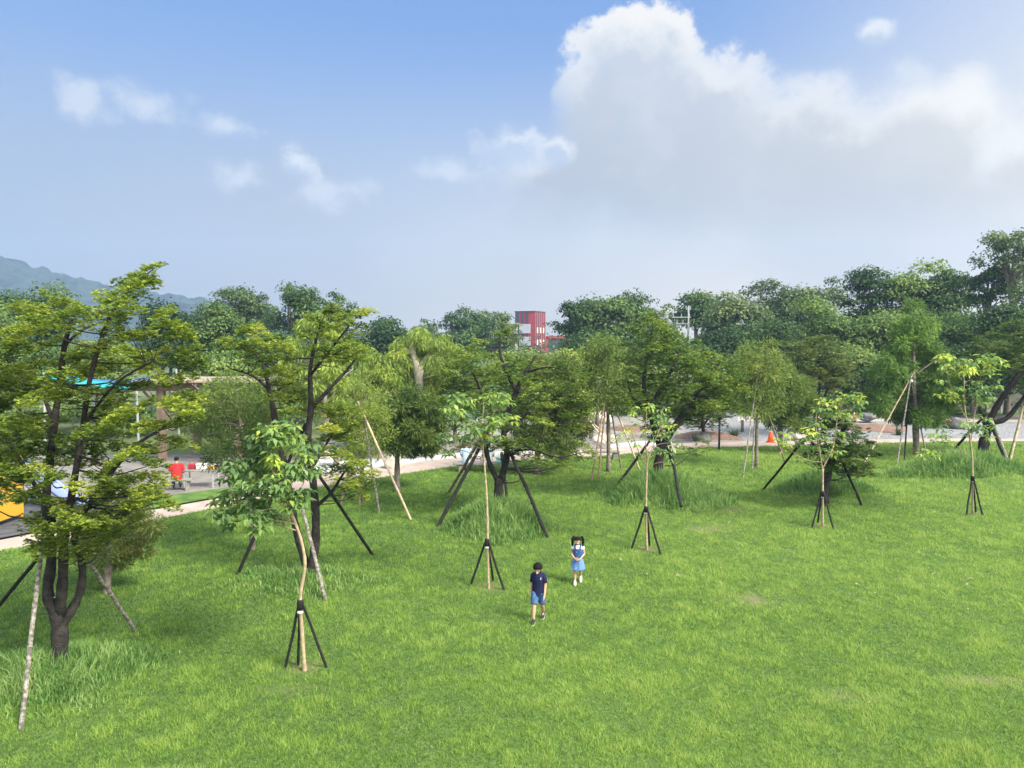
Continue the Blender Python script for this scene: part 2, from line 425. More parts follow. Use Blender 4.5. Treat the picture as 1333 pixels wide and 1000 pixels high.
def blades(n, X, Y, Z, L, W, lean, tint, bend=True):
    az = rng.uniform(0, 2 * np.pi, n); la = rng.uniform(0, 2 * np.pi, n)
    sx, sy = np.cos(az) * W / 2, np.sin(az) * W / 2
    dx, dy = np.cos(la) * np.sin(lean) * L, np.sin(la) * np.sin(lean) * L; dz = np.cos(lean) * L
    B0 = np.stack([X - sx, Y - sy, Z], -1); B1 = np.stack([X + sx, Y + sy, Z], -1)
    if not bend:
        T = np.stack([X + dx, Y + dy, Z + dz], -1)
        V = np.stack([B0, B1, T], 1).reshape(-1, 3); i = np.arange(n)[:, None] * 3
        return V, [i + np.array([0, 1, 2])], np.repeat(tint, 3)
    m0 = np.stack([X + dx * .35 - sx * .8, Y + dy * .35 - sy * .8, Z + dz * .62], -1); m1 = np.stack([X + dx * .35 + sx * .8, Y + dy * .35 + sy * .8, Z + dz * .62], -1)
    T = np.stack([X + dx * 1.1, Y + dy * 1.1, Z + dz * .95], -1)
    V = np.stack([B0, B1, m1, m0, T], 1).reshape(-1, 5, 3).reshape(-1, 3); i = np.arange(n)[:, None] * 5
    return V, [i + np.array([0, 1, 2, 3]), i + np.array([3, 2, 4])], np.repeat(tint, 5)


def build_grass():
    rg = np.linspace(8.0, 52, 400)
    dens = np.minimum(4000, 4000 * (11.0 / rg) ** 1.5)
    w = dens * rg; cdf = np.cumsum(w) / np.sum(w)
    total = int(np.sum(w) * (rg[1] - rg[0]) * R(96))
    u = rng.random(total); r = np.interp(u, cdf, rg); a = rng.uniform(R(-48), R(48), total)
    ok = r < front_r(a) + .04; r = r[ok]; a = a[ok]
    X = r * np.sin(a); Y = r * np.cos(a); n = len(r)
    clump = vn(X, Y, .13, 2); cl2 = vn(X, Y, .42, 6); mid = vn(X, Y, 1.5, 3); big = vn(X, Y, 4.5, 5)
    # bare worn patches
    bare = np.zeros(n)
    bare = worn(X, Y)
    keep = (rng.random(n) < (.45 + .55 * clump) * (1 - .72 * bare))
    X, Y, r, clump, cl2, mid, big, bare = [v[keep] for v in (X, Y, r, clump, cl2, mid, big, bare)]; n = len(X)
    L = (.032 + .075 * clump * rng.random(n) + .065 * cl2 ** 2 + .02 * mid) * (1 - .5 * bare) * (1 + .012 * np.maximum(0, r - 12))
    W = (.006 + .00062 * r) * rng.uniform(.7, 1.2, n)
    near_tree = np.clip(hgt(X, Y) - .14, 0, .4)
    L = L * (1 + .8 * near_tree)
    t = .47 + .18 * (mid - .5) + .26 * (big - .5) + .55 * (cl2 - .5) + .55 * (clump - .5) + rng.normal(0, .18, n) + .012 * np.clip(X, -8, 14) - .15 * near_tree + .45 * bare * rng.random(n)  # shade painted into the tint near trees and leftward, paler to the right
    t = np.where(rng.random(n) < .015, .97, t)
    V, Fc, T = blades(n, X, Y, hgt(X, Y) - .01, L, W, rng.uniform(.25, 1.15, n), np.clip(t, 0, 1), bend=False)
    o = np_obj('grass', V, Fc, M['grass'], tint=T)
    tag(o, 'short bright green lawn grass covering the open park ground', 'grass', kind='stuff')


build_grass()
_l = bpy.data.objects['lawn'].data
_co = np.empty(len(_l.vertices) * 3, np.float32); _l.vertices.foreach_get('co', _co); _co = _co.reshape(-1, 3)
_a = _l.attributes.new('worn', 'FLOAT', 'POINT'); _a.data.foreach_set('value', worn(_co[:, 0], _co[:, 1]).astype(np.float32))
_nt = M['lawn'].node_tree; _b = _nt.nodes['Principled BSDF']; _src = _b.inputs['Base Color'].links[0].from_socket
_at = _nt.nodes.new('ShaderNodeAttribute'); _at.attribute_name = 'worn'; _mx = _nt.nodes.new('ShaderNodeMix'); _mx.data_type = 'RGBA'
_nt.links.new(_at.outputs['Fac'], _mx.inputs[0]); _nt.links.new(_src, _mx.inputs[6]); _mx.inputs[7].default_value = (.15, .135, .075, 1); _nt.links.new(_mx.outputs[2], _b.inputs['Base Color'])


def long_grass(px, py, rx, ry, n, L0, L1, label):
    c = flat(px, py); rt = 1.0
    q = np.sqrt(rng.random(n)); a = rng.uniform(0, 2 * np.pi, n)
    X = c.x + q * rx * np.cos(a) * (1 + .2 * np.sin(3 * a + px)); Y = c.y + q * ry * np.sin(a) * (1 + .2 * np.cos(2 * a + px))
    keep = rng.random(n) < (.25 + .75 * vn(X, Y, .35, 8)) * (1.15 - .75 * q ** 3); X = X[keep]; Y = Y[keep]; q = q[keep]; n = len(X)
    L = (L0 + (L1 - L0) * rng.random(n)) * (1.1 - .8 * q ** 2); d = math.hypot(c.x, c.y)
    W = (.009 + .0007 * d) * rng.uniform(.7, 1.2, n)
    V, Fc, T = blades(n, X, Y, hgt(X, Y) - .02, L, W, rng.uniform(.1, .95, n), np.clip(.48 + .6 * (vn(X, Y, .45, 9) - .5) + rng.normal(0, .2, n), 0, 1))
    root = thing('long_grass_clump', label, 'grass clump', (c.x, c.y, 0), group='mounds of long grass around tree feet')
    V = V - np.array([c.x, c.y, 0]); np_obj('blades', V, Fc, M['tall_grass'], root, tint=T)


long_grass(650, 690, 1.75, 1.9, 16000, .32, .72, 'long grass around the dark forked tree nearest the walking children')
long_grass(862, 655, 2.6, 2.4, 22000, .38, .82, 'broad pale mound of long grass under the leaning dark tree')
long_grass(1072, 643, 2.0, 1.5, 11000, .35, .7, 'low dark mound of long grass behind the young tree left of the cypress poles')
long_grass(1255, 622, 3.3, 1.9, 22000, .38, .82, 'wide mound of long grass behind the rightmost young tree')
long_grass(62, 892, 1.9, 1.7, 12000, .18, .42, 'shaggy long grass around the big forked trunk at far left')
long_grass(385, 765, 2.2, 1.3, 5500, .12, .32, 'flattened long grass around the twin dark trunks beside the nearest young tree')


# ------------------------------------------------------------------ foliage
def unit(v): return v / np.maximum(1e-9, np.linalg.norm(v, axis=-1, keepdims=True))


def kites(P, A, Nn, L, W, fold=.15):
    """P base points, A axis, Nn approximate normal"""
    S = unit(np.cross(A, Nn)); Nn = np.cross(S, A)
    L = L[:, None]; W = W[:, None]
    m = P + A * L * .45 + Nn * L * fold * .5
    V = np.stack([P, m + S * W / 2, P + A * L - Nn * L * fold, m - S * W / 2], 1).reshape(-1, 3)
    i = np.arange(len(P))[:, None] * 4
    return V, i + np.array([0, 1, 2, 3])


def rand_dir(n):
    return unit(rng.normal(size=(n, 3)))


def pad_leaves(c, rx, ry, rz, n, L, species, tbase):
    """leaves of one foliage pad; returns verts, tint"""
    if species == 'A':
        k = 6; nr = max(3, n // k)
        q = np.sqrt(rng.random(nr)); a = rng.uniform(0, 2 * np.pi, nr)
        lump = 1 + .25 * np.sin(2 * a + c[0] * 9) + .18 * np.sin(5 * a + c[2] * 7)
        x = q * rx * np.cos(a) * lump; y = q * ry * np.sin(a) * lump
        top = np.sqrt(np.maximum(0, 1 - (q * .95) ** 2)); z = rz * (top * rng.uniform(-.15, 1, nr) + .30 * (vn(x + c[0], y + c[1], .22, 3) - .5))
        z = z + x * rng.normal(0, .3) + y * rng.normal(0, .3)
        B = np.stack([x, y, z], -1) + np.array(c)
        B = np.repeat(B, k, 0) + rng.normal(0, L * .12, (nr * k, 3))
        ph = np.repeat(rng.uniform(0, 6.28, nr), k) + np.tile(np.arange(k) * 2 * np.pi / k, nr)
        A = unit(np.stack([np.cos(ph), np.sin(ph), rng.uniform(.0, .9, nr * k)], -1))
        Nn = unit(np.array([0, 0, 1.0]) + rng.normal(0, .35, (nr * k, 3)))
        Ls = L * rng.uniform(.5, 1.5, nr * k)
        V, _ = kites(B, A, Nn, Ls, Ls * .55)
        t = np.repeat(tbase + rng.normal(0, .13, nr), k) + rng.normal(0, .07, nr * k)
    elif species == 'C':
        D = rand_dir(n); rad = rng.random(n) ** .45
        B = D * rad[:, None] * np.array([rx, ry, rz]) + np.array(c)
        A = unit(D * .9 + np.array([0, 0, -.25]) + rng.normal(0, .45, (n, 3)))
        Ls = L * rng.uniform(.6, 1.4, n); V, _ = kites(B, A, rand_dir(n), Ls, Ls * .2, .1)
        t = tbase + rng.normal(0, .15, n)
    elif species == 'D':
        D = rand_dir(n); rad = rng.random(n) ** .5
        B = D * rad[:, None] * np.array([rx, ry, rz]) + np.array(c)
        A = unit(D * np.array([.7, .7, .2]) + np.array([0, 0, -.75]) + rng.normal(0, .25, (n, 3)))
        Ls = L * rng.uniform(.6, 1.4, n); V, _ = kites(B, A, rand_dir(n), Ls, Ls * .22, .2)
        t = tbase + rng.normal(0, .15, n)
    elif species == 'B':
        k = 6; nr = max(2, n // k)
        D = rand_dir(nr); rad = rng.random(nr) ** .6
        B = D * rad[:, None] * np.array([rx, ry, rz]) + np.array(c)
        B = np.repeat(B, k, 0)
        ph = np.repeat(rng.uniform(0, 6.28, nr), k) + np.tile(np.arange(k) * 2 * np.pi / k, nr)
        A = unit(np.stack([np.cos(ph), np.sin(ph), rng.uniform(-1.0, .15, nr * k)], -1))
        Nn = unit(np.array([0, 0, 1.0]) + rng.normal(0, .25, (nr * k, 3)))
        Ls = L * rng.uniform(.7, 1.25, nr * k)
        V, _ = kites(B + A * Ls[:, None] * .25, A, Nn, Ls, Ls * .46, .16)
        t = np.repeat(tbase + rng.normal(0, .12, nr), k) + rng.normal(0, .08, nr * k)
    else:  # E: broad leaved masses
        D = rand_dir(n); D[:, 2] = np.where(D[:, 2] < -.25, -D[:, 2] * .7, D[:, 2]); rad = rng.random(n) ** .33
        lump = 1 + .22 * np.sin(D[:, 0] * 5 + c[0]) * np.sin(D[:, 1] * 4 + c[1])
        B = D * (rad * lump)[:, None] * np.array([rx, ry, rz]) + np.array(c)
        Nn = unit(D * .8 + np.array([0, 0, .5]) + rng.normal(0, .5, (n, 3)))
        A = unit(np.cross(Nn, rand_dir(n)) + np.array([0, 0, -.15]))
        Ls = L * rng.uniform(.55, 1.4, n); V, _ = kites(B, A, Nn, Ls, Ls * .62, .12)
        t = tbase + rng.normal(0, .17, n)
    return V, np.repeat(np.clip(t, 0, 1), 4)


def in_poly(x, y, poly):
    c = False; j = len(poly) - 1
    for i in range(len(poly)):
        if (poly[i][1] > y) != (poly[j][1] > y) and x < (poly[j][0] - poly[i][0]) * (y - poly[i][1]) / (poly[j][1] - poly[i][1]) + poly[i][0]: c = not c
        j = i
    return c


def scatter(polys, n, spacing, rr, holes=()):
    pts = []
    boxes = [(min(p[0] for p in q), max(p[0] for p in q), min(p[1] for p in q), max(p[1] for p in q)) for q in polys]
    ar = [(b[1] - b[0]) * (b[3] - b[2]) for b in boxes]; tries = 0; sp = spacing
    while len(pts) < n and tries < n * 60:
        tries += 1
        if tries % (n * 12) == 0: sp *= .7
        k = rr.choices(range(len(polys)), ar)[0]; b = boxes[k]
        x, y = rr.uniform(b[0], b[1]), rr.uniform(b[2], b[3])
        if in_poly(x, y, polys[k]) and not any(((x - h[0]) / h[2]) ** 2 + ((y - h[1]) / h[3]) ** 2 < 1 for h in holes) and all((x - u) ** 2 + (y - v) ** 2 * 2 > sp * sp for u, v in pts): pts.append((x, y))
    return pts


def garden_tree(name, label, base, limbs, polys, npads, padw, species, leaf, lmat, bmat, per_pad, depth, seed, cat='tree', group=None, flatr=.6, extra=(), tb=.5, twig=.012, Y=None, tvar=.16, spacing=None, tscale=1.0, holes=()):
    """base: pixel of the foot; limbs: lists of (px, py, depth offset, radius); polys: crown outlines; padw: pad radius in metres"""
    rr = random.Random(seed); b = G(*base)
    if Y is not None: b = Vector((Q(base[0], base[1], Y).x, Y, -0.05))
    Yb = b.y
    root = thing(name, label, cat, b, group=group)
    wood = MB(); nodes = []
    for li, lm in enumerate(limbs):
        P = [Q(x, y, Yb + dy) - b for x, y, dy, r in lm]; rd = [r * tscale for *_, r in lm]
        if li == 0: P[0] = Vector((P[0].x, P[0].y, -.12))
        P, rd = smooth_line(P, rd, 4)
        rd = [r * (1 + .10 * math.sin(i * 2.1 + li)) for i, r in enumerate(rd)]
        if li == 0: rd[0] *= 1.35
        wood.tube(P, rd, 9)
        nodes += list(zip(P, rd))
    cx = sum(p[0] for q in polys for p in q) / sum(len(q) for q in polys)
    hw = max(abs(p[0] - cx) for q in polys for p in q) + 1
    pts = scatter(polys, npads, spacing or padw * F / Yb * .9, rr, holes)
    Vs = []; Ts = []; nv = 0
    pads = [(x, y, padw * rr.uniform(.65, 1.25)) for x, y in pts] + list(extra)
    for ip, (x, y, pw) in enumerate(pads):
        dy = rr.uniform(-1, 1) * depth * math.sqrt(max(.15, 1 - ((x - cx) / hw) ** 2))
        c = Q(x, y, Yb + dy) - b
        # twig from the nearest limb
        bn = min(nodes, key=lambda nr_: (nr_[0] - c).length + max(0, nr_[0].z - c.z + .1) * 2 )
        s = bn[0]; dlen = (c - s).length
        if dlen > .08:
            mid = s.lerp(c, .55) + Vector((rr.uniform(-.1, .1), rr.uniform(-.1, .1), (-.10 if species == 'A' else .08))) * dlen
            r0 = min(bn[1] * .6, max(twig * .7, .010 * dlen + twig * .6)); tp, tr = smooth_line([s, mid, c], [r0, r0 * .65, r0 * .25], 3)
            wood.tube(tp, tr, 5, cap=False)
        n = int(per_pad * (pw / padw) ** 2)
        V, t = pad_leaves(tuple(c), pw, pw * rr.uniform(.75, 1.1), pw * flatr, n, leaf, species, tb + rr.gauss(0, tvar) + (.26 if species == 'B' and ip >= len(pts) else 0))
        Vs.append(V); Ts.append(t)
    wood.build('trunk', bmat, root, smooth=True)
    V = np.concatenate(Vs); T = np.concatenate(Ts); nf = len(V) // 4
    np_obj('crown', V, [np.arange(nf)[:, None] * 4 + np.array([0, 1, 2, 3])], lmat, root, tint=T)
    return root


# big forked tree at the left
garden_tree('layered_tree', 'big dark forked tree with yellow green layered foliage at far left of the lawn', (77, 862),
    [[(77, 862, 0, .20), (78, 825, 0, .19), (74, 795, 0, .17)],
     [(74, 800, 0, .16), (62, 772, 0, .13), (67, 725, .1, .115), (60, 660, .1, .10), (66, 590, 0, .085), (75, 520, 0, .075), (84, 450, .1, .06), (92, 415, .2, .04), (60, 410, .3, .02)],
     [(78, 800, 0, .14), (82, 750, -.1, .115), (84, 700, -.2, .10), (96, 630, -.3, .08), (108, 555, -.3, .065), (118, 490, -.2, .055), (140, 420, 0, .05), (165, 380, .1, .03), (200, 350, .2, .012)],
     [(80, 815, .05, .13), (103, 775, .2, .10), (107, 735, .3, .085), (98, 690, .4, .075), (135, 630, .5, .06), (170, 585, .6, .05), (215, 555, .7, .03), (245, 530, .8, .015)],
     [(70, 680, 0, .07), (40, 622, -.3, .05), (5, 568, -.5, .04), (-30, 530, -.6, .02)],
     [(68, 545, 0, .05), (50, 505, .3, .035), (20, 480, .5, .025), (-15, 470, .6, .012)],
     [(84, 450, .1, .04), (110, 428, .4, .03), (150, 415, .6, .02)],
     [(108, 555, -.3, .045), (150, 500, -.7, .03), (200, 470, -.9, .02)]],
    [[(-40, 460), (10, 440), (30, 405), (80, 398), (120, 405), (150, 420), (240, 425), (262, 500), (255, 560), (225, 600), (225, 640), (180, 690), (110, 730), (60, 720), (40, 690), (-40, 640)],
     [(125, 430), (150, 385), (168, 365), (192, 365), (160, 420)]],
    128, .30, 'A', .056, M['leaf_A'], M['bark_dark'], 760, 1.6, 11, extra=[(196, 351, .15), (204, 347, .13), (178, 362, .2), (190, 372, .22), (162, 372, .2), (140, 392, .28), (172, 392, .22), (145, 415, .3), (50, 412, .35), (90, 405, .34), (230, 440, .3), (215, 410, .2), (55, 700, .32), (92, 695, .34), (110, 720, .3)], tscale=.74, holes=[(236, 612, 34, 30), (150, 497, 42, 9), (10, 665, 30, 26)])
# twin dark trunks beside the nearest young tree
garden_tree('layered_tree', 'twin trunked dark tree with sparse layered foliage behind the nearest young tree', (404, 746),
    [[(404, 748, 0, .15), (411, 700, 0, .125), (409, 640, 0, .115), (401, 570, 0, .10), (405, 530, 0, .085), (404, 480, 0, .06), (415, 430, .1, .035), (425, 405, .2, .012)],
     [(400, 740, .1, .13), (386, 690, .2, .11), (374, 625, .3, .10), (358, 545, .5, .09), (350, 505, .5, .07), (340, 470, .5, .045), (318, 450, .5, .02)],
     [(403, 535, 0, .07), (430, 505, .2, .055), (455, 478, .4, .04), (470, 455, .5, .02)],
     [(403, 490, 0, .05), (430, 455, -.3, .04), (450, 430, -.4, .025), (466, 410, -.5, .01)],
     [(411, 660, 0, .06), (432, 640, -.2, .045), (452, 610, -.3, .03), (470, 600, -.4, .012)],
     [(409, 605, 0, .05), (425, 578, .3, .035), (440, 555, .4, .02)],
     [(352, 510, .5, .05), (330, 490, .3, .035), (300, 480, .1, .02)]],
    [[(298, 450), (330, 425), (345, 440), (395, 470), (388, 490), (330, 490)], [(395, 440), (410, 405), (440, 410), (476, 408), (480, 470), (450, 480), (420, 465)],
     [(420, 530), (455, 520), (462, 600), (425, 590)], [(432, 600), (478, 590), (485, 640), (440, 645)], [(340, 480), (390, 500), (380, 540), (350, 530)]],
    64, .29, 'A', .058, M['leaf_A'], M['bark_dark'], 540, 1.2, 12, extra=[(465, 410, .2), (432, 405, .25), (320, 432, .3), (300, 455, .25)], tscale=.85)
# forked dark tree in the centre
garden_tree('layered_tree', 'dark forked tree with spreading dense crown in the middle of the lawn', (650, 668),
    [[(650, 668, 0, .21), (649, 640, 0, .19), (650, 622, 0, .18)],
     [(652, 626, 0, .15), (660, 590, 0, .13), (656, 560, 0, .12), (672, 510, 0, .10), (688, 478, .1, .07), (698, 462, .1, .03)],
     [(648, 626, 0, .12), (636, 600, -.2, .10), (632, 570, -.3, .09), (640, 540, -.3, .08), (625, 505, -.4, .06), (610, 475, -.5, .03)],
     [(658, 562, 0, .09), (690, 535, .5, .07), (725, 515, .9, .04), (750, 505, 1.2, .015)],
     [(672, 510, 0, .08), (655, 475, .2, .06), (650, 445, .3, .04), (657, 420, .3, .015)],
     [(686, 485, .1, .06), (712, 478, -.4, .035), (738, 482, -.8, .012)],
     [(660, 590, 0, .07), (690, 585, -.6, .05), (725, 595, -1, .03), (755, 590, -1.3, .012)]],
    [[(585, 475), (600, 462), (625, 448), (650, 464), (685, 470), (720, 474), (760, 485), (765, 520), (750, 560), (700, 585), (640, 600), (615, 580), (590, 540), (575, 510)], [(670, 575), (760, 580), (765, 600), (680, 615)], [(645, 445), (658, 418), (668, 445)]],
    92, .42, 'A', .08, M['leaf_A2'], M['bark_dark'], 400, 1.9, 13, extra=[(657, 424, .22), (655, 436, .3), (624, 446, .28), (664, 446, .2), (600, 464, .36)], tb=.55, tscale=.85)
# leaning dark tree
garden_tree('layered_tree', 'leaning dark tree forked low with a tall rounded crown above pale long grass', (854, 636),
    [[(854, 636, 0, .20), (857, 605, 0, .18), (862, 578, 0, .16)],
     [(862, 582, 0, .14), (885, 545, .3, .12), (905, 515, .5, .10), (930, 480, .7, .07), (950, 455, .8, .03)],
     [(860, 585, 0, .13), (848, 545, -.2, .10), (838, 500, -.3, .08), (845, 450, -.3, .05), (850, 425, -.3, .02)],
     [(845, 530, -.2, .08), (870, 490, .2, .06), (885, 460, .3, .03)],
     [(848, 545, -.2, .07), (825, 520, .3, .05), (815, 490, .5, .02)]],
    [[(812, 480), (820, 445), (845, 418), (870, 425), (885, 450), (915, 455), (950, 465), (962, 500), (945, 530), (905, 545), (880, 575), (845, 560), (812, 530)]],
    74, .48, 'A', .09, M['leaf_A2'], M['bark_dark'], 440, 1.9, 14, extra=[(850, 424, .4), (843, 436, .45), (900, 590, .35), (915, 580, .35), (930, 540, .4)], tb=.5, flatr=.65)
# low dark tree behind the fourth sapling
garden_tree('layered_tree', 'short dark bushy tree standing in the low grass mound behind a young tree', (1072, 650),
    [[(1072, 650, 0, .15), (1078, 615, 0, .13), (1085, 590, 0, .11), (1095, 565, 0, .08), (1105, 550, 0, .03)], [(1078, 612, 0, .09), (1062, 585, .2, .06), (1050, 560, .3, .03)], [(1086, 590, 0, .07), (1110, 585, -.3, .05), (1128, 600, -.5, .02)]],
    [[(1045, 560), (1075, 540), (1105, 550), (1135, 585), (1128, 630), (1105, 625), (1085, 610), (1050, 605)]],
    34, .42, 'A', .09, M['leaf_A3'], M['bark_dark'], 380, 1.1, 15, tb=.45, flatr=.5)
garden_tree('layered_tree', 'grey green umbrella shaped tree with several dark stems beside the gravel', (1062, 566),
    [[(1062, 568, 0, .18), (1062, 545, 0, .16)], [(1062, 548, 0, .13), (1055, 515, 0, .10), (1040, 485, 0, .06)], [(1062, 548, 0, .13), (1066, 505, 0, .11), (1070, 465, 0, .06)], [(1064, 540, 0, .10), (1080, 500, .4, .07), (1090, 475, .5, .03)]],
    [[(1010, 490), (1035, 450), (1070, 440), (1095, 455), (1112, 490), (1090, 512), (1040, 508)]],
    58, .65, 'A', .13, M['leaf_C3'], M['bark_dark'], 330, 2.2, 16, tb=.35, flatr=.42)
garden_tree('layered_tree', 'dark tree with long slanting limbs reaching up to the right edge', (1279, 600),
    [[(1279, 602, 0, .27), (1281, 575, 0, .24), (1288, 548, 0, .22)], [(1286, 552, 0, .17), (1300, 525, 0, .15), (1320, 495, .2, .12), (1345, 465, .3, .08)], [(1288, 550, 0, .15), (1310, 545, -.3, .12), (1335, 515, -.5, .09), (1360, 490, -.6, .06)], [(1284, 560, 0, .10), (1272, 520, .4, .07), (1265, 480, .6, .03)]],
    [[(1240, 470), (1270, 440), (1300, 430), (1400, 420), (1420, 480), (1390, 520), (1340, 500), (1300, 480), (1260, 500)]],
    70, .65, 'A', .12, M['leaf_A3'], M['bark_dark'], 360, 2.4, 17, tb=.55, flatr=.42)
garden_tree('layered_tree', 'small layered bush tree between the gravel bed and the black post', (917, 572),
    [[(917, 574, 0, .12), (915, 555, 0, .10), (912, 530, 0, .07), (905, 505, 0, .03)], [(915, 556, 0, .07), (930, 535, .3, .04), (950, 525, .4, .02)]],
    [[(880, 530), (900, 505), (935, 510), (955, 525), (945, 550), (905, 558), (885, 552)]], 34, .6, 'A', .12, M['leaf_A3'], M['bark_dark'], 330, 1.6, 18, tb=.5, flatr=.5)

# feathery cypresses
def cypress(label, base, trunk, poly, n, padw, lmat, seed, leaf=.2, per=420, depth=1.2, tb=.5, bark='bark_grey', Y=None, extra=()):
    garden_tree('feathery_tree', label, base, trunk, [poly], n, padw, 'C', leaf, lmat, M[bark], per, depth, seed, flatr=.8, tb=tb, group=None, tvar=.12, Y=Y, extra=extra, spacing=padw * F / 32 * .75)


cypress('round soft feathery tree beside the white gravel strip', (517, 640), [[(517, 642, 0, .13), (517, 610, 0, .11), (518, 580, 0, .09), (525, 545, 0, .05), (535, 515, 0, .02)], [(518, 590, 0, .05), (500, 565, 0, .04), (495, 545, 0, .02)], [(518, 590, 0, .05), (550, 565, .2, .04), (570, 550, .3, .02)]],
    [(488, 568), (500, 533), (525, 508), (552, 508), (576, 540), (578, 572), (555, 588), (520, 584), (496, 582)], 44, .42, M['leaf_C'], 21, tb=.30)
cypress('olive feathery tree with slim grey trunk behind the central forked tree', (700, 618), [[(700, 620, 0, .15), (700, 580, 0, .13), (703, 540, 0, .10), (712, 480, 0, .03)], [(702, 560, 0, .06), (725, 530, 0, .05), (745, 500, 0, .02)], [(701, 555, 0, .06), (685, 540, 0, .05), (675, 520, 0, .02)]],
    [(668, 560), (672, 510), (690, 470), (730, 465), (762, 500), (760, 560), (735, 590), (690, 588)], 52, .5, M['leaf_C3'], 22, tb=.35)
cypress('slender feathery tree inside the bamboo tripod near the stone bench', (792, 614), [[(792, 615, 0, .10), (792, 560, 0, .09), (790, 505, 0, .07), (788, 455, 0, .03)]],
    [(758, 480), (772, 440), (800, 445), (822, 480), (815, 530), (795, 535), (765, 525)], 34, .5, M['leaf_C'], 23, per=240, tb=.45)
cypress('pale slender feathery tree tied to grey poles near the traffic cone', (985, 608), [[(985, 610, 0, .09), (985, 560, 0, .08), (986, 500, 0, .06), (988, 460, 0, .02)]],
    [(958, 490), (970, 455), (1000, 448), (1018, 480), (1012, 530), (985, 540), (962, 530)], 32, .5, M['leaf_C'], 24, per=230, tb=.6)
cypress('tall bright feathery cypress inside the widest pole tripod at right', (1193, 594), [[(1193, 596, 0, .17), (1192, 560, 0, .15), (1189, 490, 0, .11), (1190, 410, 0, .03)], [(1190, 500, 0, .05), (1160, 480, .2, .03), (1145, 500, .3, .015)], [(1190, 490, 0, .05), (1220, 470, -.2, .03), (1235, 490, -.3, .015)]],
    [(1140, 540), (1130, 505), (1160, 450), (1176, 415), (1190, 398), (1206, 420), (1222, 460), (1242, 510), (1225, 548), (1180, 550)], 92, .42, M['leaf_C2'], 25, per=260, leaf=.24, tb=.45, depth=1.6)
cypress('round olive feathery tree behind the traffic cone', (1016, 590), [[(1016, 592, 0, .13), (1016, 555, 0, .11), (1014, 500, 0, .04)]],
    [(990, 540), (992, 500), (1015, 475), (1045, 490), (1058, 530), (1045, 552), (1010, 556)], 44, .5, M['leaf_C'], 26, tb=.4)
cypress('low dusky feathery tree just behind the big forked trunk at left', (139, 772), [[(139, 774, 0, .10), (141, 740, 0, .08), (148, 690, 0, .06), (155, 640, 0, .03)]],
    [(100, 730), (112, 670), (140, 625), (190, 640), (205, 680), (190, 720), (150, 745)], 44, .27, M['leaf_C3'], 27, leaf=.11, per=300, depth=.9, tb=.55)
cypress('slim grey trunk feathery tree rising behind the nearest young tree', (328, 716), [[(328, 718, 0, .10), (328, 680, 0, .09), (322, 610, 0, .07), (310, 540, .1, .05), (285, 500, .2, .02)], [(322, 615, 0, .05), (345, 570, .2, .04), (360, 540, .3, .02)], [(310, 545, .1, .035), (275, 520, .2, .03), (250, 500, .3, .012)]],
    [(255, 600), (248, 540), (270, 500), (320, 490), (350, 510), (370, 560), (360, 620), (300, 630)], 60, .36, M['leaf_C'], 28, leaf=.14, per=230, depth=1.4, tb=.42, bark='bark_grey')
cypress('young leafy tree inside the tall bamboo tripod beside the path', (472, 652), [[(472, 654, 0, .06), (472, 600, 0, .055), (473, 545, 0, .045), (475, 500, 0, .02)], [(472, 620, 0, .03), (455, 590, 0, .02), (447, 570, 0, .01)], [(473, 590, 0, .03), (495, 570, 0, .02), (505, 560, 0, .01)]],
    [(448, 560), (455, 505), (480, 488), (505, 520), (512, 570), (490, 590), (460, 600)], 30, .4, M['leaf_D'], 29, leaf=.14, per=200, tb=.5)
# willowy pale trees near the gravel
def willow(label, base, limbs, poly, n, padw, seed, per=300, leaf=.3, tb=.5, lm='leaf_D', bark='bark_pale', depth=1.8):
    garden_tree('weeping_tree', label, base, limbs, poly, n, padw, 'D', leaf, M[lm], M[bark], per, depth, seed, flatr=.75, tb=tb, twig=.02, tvar=.15)


willow('pale weeping tree with forked bare white trunk left of the red striped building', (545, 585), [[(545, 587, 0, .30), (545, 540, 0, .27), (545, 500, 0, .25)], [(546, 502, 0, .22), (540, 470, 0, .20), (533, 442, 0, .15)], [(545, 500, 0, .19), (549, 475, .3, .17), (558, 462, .4, .12), (570, 445, .5, .06)], [(538, 462, 0, .08), (525, 455, -.4, .06), (508, 480, -.6, .05), (504, 520, -.7, .02)], [(540, 470, 0, .07), (520, 485, .4, .05), (505, 500, .6, .03)]],
    [[(500, 470), (520, 445), (545, 428), (552, 440), (560, 445), (585, 435), (590, 470), (575, 500), (560, 520), (530, 520), (505, 520)], [(450, 500), (480, 465), (515, 460), (520, 520), (480, 530)]], 66, .5, 31, per=190)
willow('light green weeping tree with slim pale trunk behind the twin dark trunks', (425, 596), [[(425, 598, 0, .15), (424, 540, 0, .13), (420, 480, 0, .10), (408, 425, 0, .04)], [(424, 545, 0, .06), (440, 500, 0, .04), (460, 480, 0, .02)], [(421, 500, 0, .06), (400, 470, 0, .04), (380, 450, 0, .02)]],
    [[(365, 470), (385, 425), (415, 402), (445, 430), (455, 480), (440, 530), (400, 540), (372, 520)]], 44, .45, 32, per=190)
willow('thin pale barked weeping tree in the gravel right of the central tree', (752, 560), [[(752, 562, 0, .22), (748, 530, 0, .18), (744, 495, 0, .15), (740, 470, 0, .08)], [(746, 505, 0, .08), (760, 520, -.3, .06), (765, 545, -.4, .03)]],
    [[(722, 500), (735, 470), (755, 465), (765, 495), (768, 545), (745, 540)]], 32, .65, 33, per=180, tb=.6)
